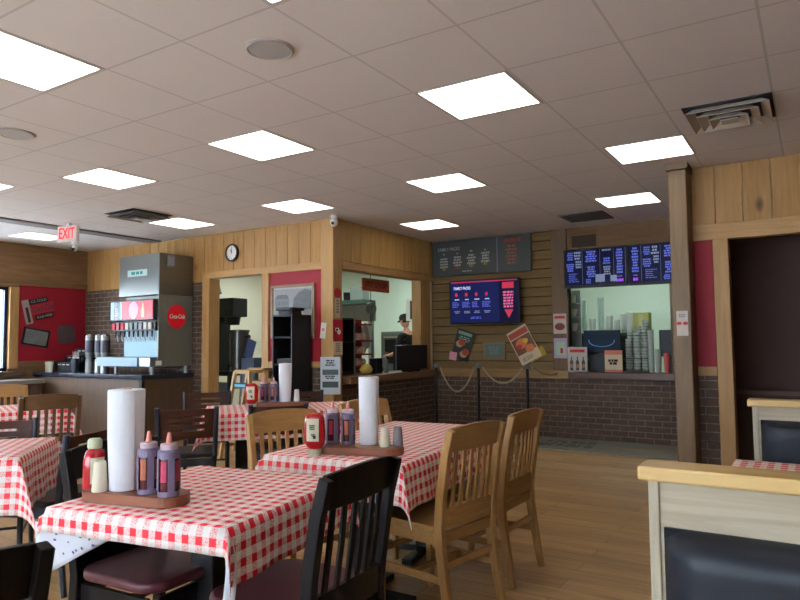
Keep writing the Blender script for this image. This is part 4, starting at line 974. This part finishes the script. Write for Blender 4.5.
t = thing('framed_certificate', 'small framed green certificate on the lap siding', 'picture', (-3.865, WF, 1.17))
b = MB(); b.box(-.17, .17, -.025, 0, -.125, .125); b.build('frame', wood('cert_frame', (130, 104, 66), (104, 80, 50), 'x', .4), t, bevel=.003)
b = MB(); b.box(-.14, .14, -.028, -.025, -.095, .095, 0); bars(b, 0, .05, .2, 5, .025, -.0285, 1, random.Random(6), gap=.7); b.build('print', [plain('cert_green', (74, 92, 82), .4), M_GREY], t)
def fn_sand(t, w, h, y):
    b = MB(); b.box(-w*.4, w*.4, y-.001, y, h*.25, h*.38, 0); b.prism([(.0+.07*math.cos(2*PI*i/14), -.04+.05*math.sin(2*PI*i/14)) for i in range(14)], -y, -y+.002, 1, M=M_); b.build('print', [M_INKR, plain('food_dkred', (120, 44, 34), .5, var=.4, scale=50)], t)
paper('flyer', 'white flyer with a red dish, upper one left of the order window', 'flyer', -2.9, YA-.041, 1.53, .18, .27, 0, plain('flyer_white', (196, 182, 170), .6), 0, fn_sand)
def fn_flw(t, w, h, y):
    b = MB(); b.box(-w*.35, w*.35, y-.001, y, -h*.35, h*.3, 0); b.box(0, w*.2, y-.002, y-.001, -h*.25, 0, 1); b.build('print', [plain('mint_paper', (170, 196, 170), .6), M_INKR], t)
paper('flyer', 'pale green flyer under the white one left of the order window', 'flyer', -2.9, YA-.041, 1.2, .18, .27, 0, plain('lilac_paper', (176, 160, 186), .6), 0, fn_flw)
def fn_cups(t, w, h, y):
    b = MB(); bars(b, 0, h*.35, w*.6, 2, h*.08, y-.0005, 2, random.Random(2))
    for s in (-1, 1): b.prism([(s*.025+.02*math.cos(2*PI*i/12), .0+.014*math.sin(2*PI*i/12)) for i in range(12)], -y, -y+.002, 0, M=M_)
    b.build('print', [M_INKR, M_INKO, M_GREY], t)
paper('flyer', 'white flyer with two dishes fixed to the wooden pillar', 'flyer', -.94, 5.928, 1.44, .09, .21, 0, plain('flyer_white2', (204, 194, 182), .6), 0, fn_cups)
# stanchions and ropes
def stanchion(label, x, y):
    t = thing('stanchion', label, 'stanchion', (x, y, 0), 0, 'black rope stanchions')
    b = MB(); b.lathe([(.16, 0), (.16, .012), (.05, .03), (.022, .045)], n=28); b.build('base', M_BLACKM, t, smooth=True)
    b = MB(); b.cyl((0, 0, .04), (0, 0, .95), .02, n=16); b.build('pole', M_BLACKM, t, smooth=True)
    b = MB(); b.lathe([(.022, .95), (.036, .955), (.036, .985), (.028, 1.0), (.01, 1.01)], n=20); b.lathe([(.055, .965), (.055, .975)], n=4); b.build('cap', plain('cap_steel', (110, 114, 116), .3, .6), t, smooth=True)
PS = [(-4.42, 7.9), (-3.78, 7.9), (-3.1, 7.9)]
for p, l in zip(PS, ('black stanchion at the left, by the pass-through corner', 'black stanchion in the middle, under the wall TV', 'black stanchion on the right, under the orange food poster')): stanchion(l, *p)
def rope(label, p0, p1, sag):
    b = MB(); n = 18; pts = []
    for i in range(n+1):
        u = i/n; v = 1-(2*u-1)**2; pts.append((p0[0]+(p1[0]-p0[0])*u, p0[1]+(p1[1]-p0[1])*u, p0[2]+(p1[2]-p0[2])*u-sag*v))
    b.tube(pts, .012, 8); o = b.build('barrier_rope', plain('rope_beige', (150, 140, 112), .8, bump=.3, scale=200), None, smooth=True)
    tag(o, label, 'rope', 'beige barrier ropes')
rope('beige rope sagging between the left and middle stanchions', (-4.36, 7.9, .96), (-3.84, 7.9, .96), .33)
rope('beige rope sagging between the middle and right stanchions', (-3.72, 7.9, .96), (-3.16, 7.9, .96), .2)
rope('beige rope running from the right stanchion to the wall', (-3.04, 7.92, .96), (-2.95, 8.58, .86), .04)
t = thing('floor_mat', 'grey floor mat with dark lettering below the order window', 'floor mat', (-2.15, 8.12, 0))
b = MB(); b.prism(rrect(2.1, .94, .03), .001, .012); b.build('pile', plain('mat_grey', (134, 134, 122), .95, var=.25, scale=60, bump=.5), t)
b = MB(); rn = random.Random(17)
for r_, (yy, x0_, x1_, hh) in enumerate(((.13, -.82, -.28, .17), (-.14, -.95, -.2, .2))):
    x = x0_
    while x < x1_:
        wd = rn.uniform(.05, .09); b.box(x, x+.022, yy-hh/2, yy+hh/2, .0122, .0138); q = rn.choice((-1, 0, 1)); b.box(x+.022, x+wd, yy+q*hh*.4-.02, yy+q*hh*.4+.02, .0122, .0138)
        if rn.random() < .5: b.box(x+wd-.02, x+wd, yy-hh/2, yy+hh/2, .0122, .0138)
        x += wd+.035
b.build('lettering', M_INK, t)
b = MB(); rn = random.Random(3)
b.prism([(.35+.28*math.cos(2*PI*i/18)*(1+.2*math.sin(5*i)), .0+.07*math.sin(2*PI*i/18)*(1+.25*math.sin(3*i))) for i in range(18)], .0122, .0135); b.build('tan_patch', plain('patch_tan', (150, 138, 104), .9, var=.2, scale=40), t)  # tan patch with an uneven edge
# ------------------------------------------------------------------ order window contents
ZO = .8855
def fn_bottles(t, w, h, y):
    b = MB(); b.box(-w*.38, w*.38, y-.001, y, h*.28, h*.4, 0)
    for k in (-1, 0, 1):
        x = k*w*.3; b.prism([(x-.022, -h*.46), (x+.022, -h*.46), (x+.022, -h*.1), (x+.007, -h*.02), (x+.007, h*.1), (x-.007, h*.1), (x-.007, -h*.02), (x-.022, -h*.1)], -y, -y+.0015, 1, M=M_); b.box(x-.018, x+.018, y-.0025, y-.0015, -h*.35, -h*.2, 2)
    b.build('print', [M_INKR, plain('bottle_brown', (50, 28, 22), .4), plain('bottle_label', (150, 110, 70), .5)], t)
paper('counter_sign', 'white sign showing three sauce bottles on the order counter', 'sign', -2.655, 8.56, ZO+.17, .26, .32, 0, plain('sign_white', (186, 186, 180), .5), 0, fn_bottles, th=.012)
def fn_gift(t, w, h, y):
    b = MB(); b.box(-w/2, w/2, y-.001, y, h*.3, h/2, 0); b.box(-w/2, w/2, y-.001, y, -h/2, -h*.38, 0); b.text('RESERVE', .04, onwall(0, y-.001, h*.02), 1, fit=w*.7) if 0 else None
    bars(b, 0, h*.03, w*.75, 2, h*.13, y-.0005, 1, random.Random(9), gap=.15); b.build('print', [plain('salmon_print', (190, 110, 84), .5), M_INK], t)
paper('counter_sign', 'cream and orange tent card beside the sauce bottle sign', 'sign', -2.19, 8.56, ZO+.147, .22, .28, 0, plain('cream_card', (204, 182, 150), .5), 0, fn_gift, th=.012)
t = thing('register_screen', 'dark register screen with a curved blue outline on the order counter', 'register', (-2.41, 8.83, ZO))
b = MB(); b.box(-.24, .24, 0, .04, .26, .55); b.build('monitor', M_BLACK, t, bevel=.005)
b = MB(); b.box(-.22, .22, -.003, 0, .28, .53); b.build('display', plain('reg_navy', (26, 36, 48), .5, spec=.1, emit=(30, 50, 80), es=.15), t)
b = MB(); b.tube([(.17*math.cos(a)+0, -.006, .41+.08*math.sin(a)) for a in [R(170+22*i) for i in range(10)]], .004, 6); b.build('curve', em('curve_blue', (110, 150, 200), .4), t)
b = MB(); b.box(-.05, .05, .015, .035, .0, .26); b.box(-.13, .13, -.02, .11, 0, .015); b.build('stand', M_BLACK, t)
MB().box(-.0, .3, .05, .2, 0.016, .25).build('printer', M_BLACK, t) if 0 else None
t = thing('order_printer', 'black box between the two counter signs', 'printer', (-2.42, 8.66, ZO)); MB().box(-.11, .11, 0, .1, 0, .23).build('case', M_BLACK, t, bevel=.01)
t = thing('monitor', 'black screen at the right end of the order counter', 'monitor', (-1.56, 8.87, ZO)); MB().box(-.13, .12, 0, .04, .2, .54).build('monitor_case', M_BLACK, t, bevel=.005); MB().box(-.05, .05, .015, .035, 0, .2).build('stand', M_BLACK, t)
t = thing('red_cup', 'red and white cup partly behind the pillar on the order counter', 'cup', (-1.56, 8.62, ZO)); MB().lathe([(.03, 0), (.04, .22), (.037, .25)], n=18).build('body', plain('cup_red', (176, 70, 64), .4, var=.4, scale=20), t, smooth=True)
# back counter with shelf of cups
t = thing('kitchen_shelf_unit', 'dark green-black shelf unit holding cups behind the order window', 'shelf', (-2.5, 9.45, 0))
b = MB(); b.box(-.62, .5, 0, .4, 1.37, 1.40); b.box(-.62, .5, 0, .4, 1.0, 1.03); b.build('shelf', plain('shelf_green', (46, 60, 52), .4), t)
b = MB(); b.box(-.62, -.59, 0, .4, 0, 1.37); b.box(.47, .5, 0, .4, 0, 1.37); b.box(-.59, .47, .36, .4, 0, 1.37); b.build('frame', plain('shelf_dark', (34, 42, 38), .5), t)
M_CUP = plain('cup_white', (236, 242, 236), .4); M_CUPC = plain('cup_clear', (206, 226, 218), .3)
def cups(label, x, y, z, n, r=.045, mat=None, grp='stacks of cups behind the order window'):
    t = thing('cup_stack', label, 'cups', (x, y, z), 0, grp); prof = [(r*.75, 0), (r, .11)]
    for k in range(n): prof += [(r*1.06, .112+.022*k), (r*1.06, .120+.022*k), (r, .122+.022*k)]
    MB().lathe(prof, n=16).build('cups', mat or M_CUP, t, smooth=False)
sp = [(-2.98, 6, 'white cup stack at the left end of the shelf'), (-2.86, 18, 'taller clear cup stack second from left on the shelf'), (-2.74, 5, 'short cup stack between the two tall stacks'), (-2.62, 19, 'tallest clear cup stack on the shelf'), (-2.5, 7, 'cup stack just right of the tall clear ones'), (-2.4, 4, 'short cup stack in the middle of the shelf'), (-2.3, 8, 'cup stack second to the left of the yellow carton'), (-2.2, 9, 'cup stack immediately left of the yellow carton')]
for x, n, l in sp: cups(l, x, 9.6, 1.401, n, .042 if n > 10 else .046, M_CUPC if n > 10 else M_CUP)
t = thing('carton', 'yellow carton on the shelf behind the order window', 'box', (-2.065, 9.6, 1.401)); b = MB(); b.box(-.075, .125, -.1, .1, 0, .28); b.build('box', plain('yellow_carton', (190, 186, 110), .7), t, bevel=.006); MB().box(-.01, .06, -.102, -.1, 0.02, .26).build('tape', plain('tape', (204, 202, 140), .4), t)
for k, (z, l) in enumerate(((1.43, 'white container on the wall bracket, lowest of three'), (1.63, 'white container on the wall bracket, middle of three'), (1.82, 'white container on the wall bracket, topmost of three'))):
    t = thing('food_container', l, 'container', (-2.86, 8.98, z-.0), 0, 'containers at the left of the order window'); MB().lathe([(.06, 0), (.10-.015*k, .10), (.105-.015*k, .11)], n=20).build('tub', plain('tub', (176, 176, 160), .5), t, smooth=True)
t = thing('bracket_shelf', 'narrow bracket rack at the left of the order window', 'rack', (-2.86, 8.98, 0)); b = MB(); b.box(-.1, .1, .112, .13, .89, 2.0)
for z in (1.42, 1.62, 1.81): b.box(-.1, .1, -.06, .112, z, z+.008)
b.build('rack', M_STEEL, t)
# lid rack with tall lid stacks
t = thing('lid_rack', 'black wire rack full of clear lids on the order counter', 'lid rack', (-1.96, 8.9, ZO))
for k in range(3):
    for j in range(2):
        b = MB(); prof = []
        for q in range(11+2*k+2*j): prof += [(.05, .01+.04*q), (.05, .03+.04*q), (.038, .034+.04*q)]
        b.lathe(prof, (-.11+.1*k, -.0+.11*j, 0), 14); b.build('lid_column', plain('lids_clear', (170, 180, 170), .25, var=.1), t)
b = MB()
for z in (.02, .17, .32, .47): b.box(-.18, .16, -.065, -.06, z, z+.008); b.box(-.18, .16, .175, .18, z, z+.008)
for x in (-.18, .155): b.box(x, x+.006, -.065, -.06, 0, .56); b.box(x, x+.006, .175, .18, 0, .56)
b.build('wire_frame', M_BLACKM, t)
for k, (x, n, l) in enumerate(((-1.775, 20, 'tall stack of clear lids right of the wire rack'), (-1.69, 9, 'shorter stack of lids next to the black screen'))):
    cups(l, x, 8.78, ZO, n, .036, plain('lids_clear', (170, 180, 170), .25, var=.1))
# ------------------------------------------------------------------ kitchen seen through the pass-through
ZS = .891
t = thing('register_monitor', 'black register screen on the pass-through sill', 'monitor', (-4.80, 7.86, ZS), PI/2)
b = MB(); b.box(-.42, .42, -.03, .03, .03, .37); b.build('screen_case', plain('reg_black', (22, 24, 30), .35), t, bevel=.012)
MB().box(-.15, .15, -.06, .06, 0, .03).build('base', M_BLACK, t)
t = thing('sanitizer_bottle', 'clear pump bottle left of the black register screen', 'bottle', (-4.93, 7.42, ZS)); MB().lathe([(.035, 0), (.036, .14), (.03, .17), (.013, .185)], n=18).build('bottle', plain('clear_grey', (120, 132, 128), .15, trans=.4), t, smooth=True); b = MB(); b.cyl((0, 0, .186), (0, 0, .27), .007, n=8); b.box(-.01, .04, -.008, .008, .265, .28); b.build('pump', M_GREY, t)
t = thing('open_cabinet', 'open black cabinet with grey edge just inside the pass-through', 'cabinet', (-5.42, 6.55, 0))
b = MB(); b.box(0, .28, 0, .02, 0, 1.62); b.box(0, .02, .02, .43, 0, 1.62); b.box(0, .28, .43, .45, 0, 1.62); b.box(.02, .28, .02, .43, 1.6, 1.62); b.box(.02, .27, .02, .43, .9, .92); b.box(.02, .27, .02, .43, 1.3, 1.32); b.build('carcass', plain('cab_dark', (36, 40, 42), .5), t)
MB().box(.281, .29, .42, .45, .0, 1.62).build('edge', plain('edge_grey', (126, 128, 122), .4), t)
t = thing('chip_rack', 'red wire snack rack with packets inside the pass-through', 'snack rack', (-5.30, 7.15, ZS-.0))
b = MB(); b.box(0, .02, -.12, .2, 0, .72); 
for z in (.08, .24, .42, .64): b.box(.0, .2, -.12, .2, z, z+.02)
b.build('rack', plain('rack_red', (140, 44, 40), .5), t)
rn = random.Random(21)
for z in (.10, .26, .44):
    for k in range(4):
        b = MB(); y = -.09+.07*k; b.lathe([(.012, 0), (.034, .02), (.036, .07), (.01, .1)], (.1, y, z), 10, sx=1.2); b.build('packet', [plain('packet_pink', (196, 140, 126), .5), plain('packet_cream', (196, 170, 140), .5)][k % 2], t, smooth=True)
t = thing('work_table', 'steel work table supporting the red snack rack', 'work table', (-5.6, 7.02, 0)); MB().box(0, .46, 0, .75, .86, .889).build('top', M_STEEL, t); 
for x in (.02, .42):
    for y in (.02, .71): MB().box(x, x+.03, y, y+.03, 0, .86).build('leg', M_STEEL, t)
t = thing('snack_packet', 'yellow snack packet at the foot of the red rack', 'snack packet', (-4.98, 7.03, ZS)); MB().lathe([(.02, 0), (.075, .02), (.09, .06), (.06, .11), (.015, .13)], n=14, sx=.6, sy=1.5).build('packet', plain('yellow_packet', (216, 190, 96), .5, var=.4, scale=50), t, smooth=True)
t = thing('black_box', 'small black box on the pass-through sill beside the pump bottle', 'box', (-4.98, 7.3, ZS)); MB().box(-.06, .06, -.11, .03, 0, .2).build('case', M_BLACK, t, bevel=.008)
t = thing('hanging_bag', 'pale plastic bag hanging by the snack rack', 'bag', (-5.4, 7.6, 1.2)); MB().lathe([(.02, .0), (.09, .03), (.11, .15), (.07, .3), (.015, .38)], n=12, sx=.5).build('bag', plain('bag_pale', (150, 146, 136), .4), t, smooth=True)
t = thing('hanging_scale', 'round dial scale hanging in the kitchen', 'scale', (-5.55, 7.95, 1.80), PI/2-.6)
b = MB(); b.lathe([(.085, 0), (.09, .02), (.085, .04)], n=28); o = b.build('dial_case', plain('dial_grey', (130, 140, 132), .4), t, smooth=True); o.rotation_euler = (PI/2, 0, 0)
b = MB(); b.box(-.003, .003, -.045, -.042, 0, .06, M=Matrix.Rotation(.4, 4, 'Y')); b.build('needle', M_INK, t)
b = MB(); b.cyl((0, -.02, .09), (0, -.02, 1.0), .006, n=8); b.cyl((0, -.02, -.09), (0, -.02, -.2), .006, n=8); b.build('rod', M_BLACKM, t)
t = thing('wall_shelf', 'dark green wall shelf with small appliances in the kitchen', 'shelf', (-7.05, 9.3, 1.98))
b = MB(); b.box(-.5, .42, 0, .35, 0, .07); b.build('board', plain('shelf_gr2', (50, 70, 62), .5), t)
MB().box(-.1, -.02, .1, .2, .071, .22).build('canister', M_BLACK, t); MB().box(.05, .32, .1, .3, .071, .30).build('box', plain('steel_dull', (120, 130, 126), .4, .4), t)
MB().box(-.5, .42, .35, .37, -.3, .07).build('wall_rail', M_STEEL, t); MB().box(-.45, -.38, .3, .38, -1.98, -.0).build('post', M_STEEL, t); MB().box(.3, .37, .3, .38, -1.98, -.0).build('post', M_STEEL, t)
t = thing('kitchen_sign', 'orange hanging sign board over the pass-through', 'sign', (-5.03, 7.36, 2.075), PI/2)
b = MB(); b.box(-.31, .31, 0, .03, -.085, .085); b.build('board', wood('sign_orange', (170, 88, 46), (140, 66, 32), 'x', .6), t)
b = MB(); b.text('PIT STOP', .11, onwall(0, -.002, 0), fit=.5); b.build('lettering', plain('sign_dark', (96, 44, 28), .7), t)
t = thing('kitchen_monitor', 'white framed black screen high in the kitchen', 'monitor', (-5.72, 9.6, 1.86), R(20))
b = MB(); b.box(-.2, .2, 0, .05, -.2, .17); b.build('frame', M_WHITE, t); b = MB(); b.box(-.13, .18, -.004, 0, -.17, .14); b.build('display', M_BLACK, t); MB().box(-.02, .02, .01, .04, -1.86, -.2).build('pole', M_STEEL, t)
t = thing('oven', 'steel and dark oven unit at the back of the kitchen', 'oven', (-6.5, 10.3, 0)); b = MB(); b.box(-.45, .9, 0, .8, 0, 1.5); b.build('body', plain('oven_steel', (120, 128, 124), .35, .7), t, bevel=.01); MB().box(-.35, .4, -.02, 0, .9, 1.35).build('door', M_BLACK, t); MB().box(-.35, .4, -.06, -.03, 1.38, 1.41).build('handle', M_CHROME, t)
t = thing('prep_counter', 'long dark prep counter in the kitchen', 'counter', (-7.4, 8.5, 0)); MB().box(0, 1.3, 0, .6, 0, .88).build('body', plain('prep_dark', (48, 52, 54), .5), t); MB().box(-.02, 1.32, -.02, .62, .88, .92).build('worktop', M_STEEL, t)
# kitchen seen through the doorway
t = thing('brew_counter', 'dark counter inside the kitchen doorway', 'counter', (-8.4, 6.6, 0)); MB().box(0, 1.35, 0, .62, .84, .90).build('worktop', M_BLACK, t); 
for x in (.0, 1.3):
    for y in (0, .57): MB().box(x, x+.05, y, y+.05, 0, .84).build('leg', M_BLACK, t)
t = thing('coffee_brewer', 'black coffee brewer inside the kitchen doorway', 'coffee brewer', (-7.62, 6.95, .901))
b = MB(); b.box(-.22, .0, -.1, .2, 0, 1.05); b.box(.0, .36, -.1, .2, .80, 1.08); b.build('body', plain('brew_black', (34, 38, 36), .4), t, bevel=.012)
b = MB(); b.lathe([(.1, .68), (.12, .80)], (.2, .05, 0), 20); b.build('brew_basket', M_BLACK, t, smooth=True)
b = MB(); b.tube([(-.14, -.05, 1.05), (-.14, -.05, 1.25), (.0, -.05, 1.28), (.04, -.05, 1.16)], .02, 8); b.build('faucet', M_CHROME, t, smooth=True)
t = thing('tea_dispenser', 'steel and dark tea dispenser on the kitchen counter', 'tea urn', (-7.27, 6.98, .901))
b = MB(); b.lathe([(.15, 0), (.15, .56), (.16, .565), (.16, .60), (.03, .61)], n=28); b.build('body', plain('urn_dark', (84, 84, 78), .25, .6), t, smooth=True); b = MB(); b.cyl((0, -.15, .08), (0, -.22, .08), .014, n=8); b.build('tap', M_BLACK, t); b = MB(); b.cyl((.16, 0, .5), (.22, 0, .5), .03, n=12); b.build('handle', M_BLACK, t)
for k, (x, z, w, h, l) in enumerate(((-7.62, 0, .3, .42, 'white carton on the floor under the kitchen counter, left one'), (-7.28, 0, .3, .40, 'white carton on the floor under the kitchen counter, right one'), (-7.62, .4205, .28, .3, 'pale carton stacked on the left white carton'))):
    t = thing('carton', l, 'box', (x, 6.82, z+.0), 0, 'cartons under the kitchen counter'); MB().box(-w/2, w/2, -.15, .15, 0, h).build('box', plain('carton_blue', (150, 162, 186), .6, var=.2, scale=9), t, bevel=.005); MB().box(-w*.3, w*.3, -.152, -.15, h*.3, h*.6).build('label', plain('carton_lab', (190, 196, 206), .6), t)
t = thing('spray_bottle_caddy', 'blue and grey caddy at the right end of the kitchen counter', 'caddy', (-6.72, 6.62, 0)); b = MB(); b.box(-.12, .12, 0, .2, .0, 1.1); b.build('cart', plain('cart_grey', (70, 84, 104), .5), t); b = MB(); b.bar([(-.05, .05, 1.1), (.04, .05, 1.35)], .16, .02, up=(0, 1, 0)); b.build('dustpan', plain('pan_blue', (50, 60, 92), .4, var=.4, scale=14), t)
# a person at the back of the kitchen
def skin(name, V, E, mat, parent, sub=2):
    me = bpy.data.meshes.new(name); me.from_pydata([v[:3] for v in V], E and E, []); me.materials.append(mat)
    o = bpy.data.objects.new(name, me); C.objects.link(o); o.parent = parent
    sk = o.modifiers.new('skin', 'SKIN'); 
    for i, v in enumerate(V):
        d = me.skin_vertices[0].data[i]; r = v[3]; d.radius = (r, r if len(v) < 5 else v[4]); d.use_root = (i == 0)
    sk.use_smooth_shade = True
    s = o.modifiers.new('sub', 'SUBSURF'); s.levels = sub; s.render_levels = sub; return o
t = thing('person', 'person in black shirt and cap working in the kitchen, looking down left', 'person', (-6.0, 9.75, 0), R(80))
# local: faces +y ; rotated so that +y points to the left of the picture
V = [(0, 0, .93, .13, .10), (0, .01, 1.12, .125, .095), (0, .02, 1.30, .155, .10), (0, .02, 1.43, .09, .07), (0, .04, 1.50, .052), (0, .07, 1.56, .055),
     (-.17, .02, 1.40, .055), (-.23, .05, 1.13, .043), (-.18, .27, 1.07, .034), (-.16, .36, 1.07, .03, .016),
     (.17, .02, 1.40, .055), (.23, .05, 1.13, .043), (.16, .27, 1.05, .034), (.13, .36, 1.05, .03, .016),
     (-.09, 0, .85, .09), (-.10, .01, .48, .06), (-.10, -.02, .08, .04), (-.10, .12, .04, .035), (.09, 0, .85, .09), (.10, .01, .48, .06), (.10, -.02, .08, .04), (.10, .12, .04, .035)]
Eg = [(0, 1), (1, 2), (2, 3), (3, 4), (4, 5), (3, 6), (6, 7), (7, 8), (8, 9), (3, 10), (10, 11), (11, 12), (12, 13), (0, 14), (14, 15), (15, 16), (16, 17), (0, 18), (18, 19), (19, 20), (20, 21)]
for (b0, x, s) in ((9, -.16, -1), (13, .13, 1)):
    y, z = V[b0][1], V[b0][2]
    for k in range(4):
        i = len(V); q = (k-1.5)*.019
        V += [(x+q, y+.045, z, .0095), (x+q*1.1, y+.075-.006*abs(k-1.5), z-.012, .0085), (x+q*1.05, y+.09-.006*abs(k-1.5), z-.035, .0075)]; Eg += [(b0, i), (i, i+1), (i+1, i+2)]
    i = len(V); V += [(x-s*.035, y+.015, z+.0, .011), (x-s*.045, y+.05, z-.012, .0095)]; Eg += [(b0, i), (i, i+1)]
M_SKIN = plain('skin', (190, 138, 116), .5, var=.05)
body = skin('body', V, Eg, M_SKIN, t)
b = MB()   # head with face features
HC = Vector((0, .085, 1.665)); T = Matrix.Translation(HC) @ Matrix.Rotation(R(-18), 4, 'X')
b.lathe([(.012, -.118), (.042, -.105), (.058, -.07), (.068, -.02), (.075, .03), (.07, .075), (.045, .105), (.01, .115)], n=24, sy=1.18)
b.bm.verts.ensure_lookup_table()
for p, r in (((0, .092, -.012), .014), ((0, .086, .012), .009), ((-.075, -.005, -.005), .016), ((.075, -.005, -.005), .016)): 
    v = bmesh.ops.create_icosphere(b.bm, subdivisions=2, radius=r)['verts']
    for q in v: q.co = Vector((q.co.x*(.6 if p[0] else 1), q.co.y, q.co.z*1.5))+Vector(p)
for v in b.bm.verts: v.co = T @ v.co
b.build('head', M_SKIN, t, smooth=True)
b = MB()
for s in (-1, 1):
    v = bmesh.ops.create_icosphere(b.bm, subdivisions=2, radius=.009)['verts']
    for q in v: q.co = q.co+Vector((s*.028, .073, .015))
b.box(-.022, .022, .078, .082, -.052, -.046)
for v in b.bm.verts: v.co = T @ v.co
b.build('eye', M_INK, t)
b = MB(); b.lathe([(.079, .02), (.082, .05), (.078, .09), (.055, .122), (.01, .13)], n=24, sy=1.15)
b.prism([(-.065, .07), (-.05, .13), (0, .155), (.05, .13), (.065, .07)], .028, .036)
for v in b.bm.verts: v.co = T @ v.co
b.build('cap', plain('cap_black', (20, 20, 22), .7), t, smooth=True)
b = MB(); b.lathe([(.06, -.04), (.08, -.01), (.081, .03)], n=20, sy=1.1)
for v in b.bm.verts: v.co = T @ (v.co+Vector((0, -.018, 0)))
b.build('hair', plain('hair_brown', (42, 30, 24), .7), t, smooth=True)
M_SH = plain('shirt_black', (22, 23, 26), .8)
SV = [(0, 0, .90, .15, .115), (0, .01, 1.12, .14, .11), (0, .02, 1.30, .17, .115), (0, .02, 1.42, .11, .085), (0, .03, 1.47, .066), (-.18, .02, 1.395, .07), (-.225, .04, 1.2, .058), (-.231, .055, 1.12, .056), (.18, .02, 1.395, .07), (.225, .04, 1.2, .058), (.231, .055, 1.12, .056)]
skin('shirt', SV, [(0, 1), (1, 2), (2, 3), (3, 4), (3, 5), (5, 6), (6, 7), (3, 8), (8, 9), (9, 10)], M_SH, t)
PV = [(0, 0, .92, .145, .12), (-.09, 0, .84, .105), (-.10, .01, .48, .075), (-.10, -.02, .1, .06), (.09, 0, .84, .105), (.10, .01, .48, .075), (.10, -.02, .1, .06)]
skin('trousers', PV, [(0, 1), (1, 2), (2, 3), (0, 4), (4, 5), (5, 6)], plain('trousers', (30, 30, 36), .8), t)
b = MB()
for s in (-1, 1): b.lathe([(.05, 0), (.052, .03), (.04, .075), (.02, .085)], (s*.10, .05, 0), 16, sy=2.3)
b.build('shoe', M_BLACK, t, smooth=True)
# ------------------------------------------------------------------ sky, sun-less daylight, camera
w = bpy.data.worlds.new('sky'); scn.world = w; w.use_nodes = True; nt = w.node_tree
bg = nt.nodes['Background']; bg.inputs[0].default_value = (.72, .84, 1.0, 1); bg.inputs[1].default_value = 19.0
def portal(x, y, z, rot, sx, sy):
    l = bpy.data.lights.new('daylight_portal', 'AREA'); l.shape = 'RECTANGLE'; l.size = sx; l.size_y = sy; l.cycles.is_portal = True
    o = bpy.data.objects.new('daylight_portal', l); C.objects.link(o); o.location = (x, y, z); o.rotation_euler = rot
for a, c in wb: portal((a+c)/2, YB-.16, 1.5, (R(90), 0, 0), c-a, 1.9)
portal(XL-.16, 1.5, 1.53, (R(90), 0, R(-90)), 7, 1.3)
cam = bpy.data.cameras.new('camera'); co = bpy.data.objects.new('camera', cam); C.objects.link(co); scn.camera = co
yaw, pitch, roll, fpx = 0.5639956578799783, 0.06324800581198749, -0.009291471603663504, 654.70412
f = Vector((-math.sin(yaw)*math.cos(pitch), math.cos(yaw)*math.cos(pitch), math.sin(pitch)))
r = Vector((math.cos(yaw), math.sin(yaw), 0)); u = r.cross(f)
c_, s_ = math.cos(roll), math.sin(roll); r2 = c_*r+s_*u; u2 = -s_*r+c_*u
Mx = Matrix((r2, u2, -f)).transposed().to_4x4(); Mx.translation = (0, 0, H); co.matrix_world = Mx
cam.sensor_width = 36; cam.lens = fpx/800*36; cam.clip_start = .05
vs = scn.view_settings; vs.view_transform = 'Standard'; vs.look = 'None'; vs.gamma = 1; vs.use_curve_mapping = False; vs.exposure = 0
scn.cycles.use_denoising = True
scn.cycles.max_bounces = 8; scn.cycles.diffuse_bounces = 5; scn.cycles.sample_clamp_indirect = 6
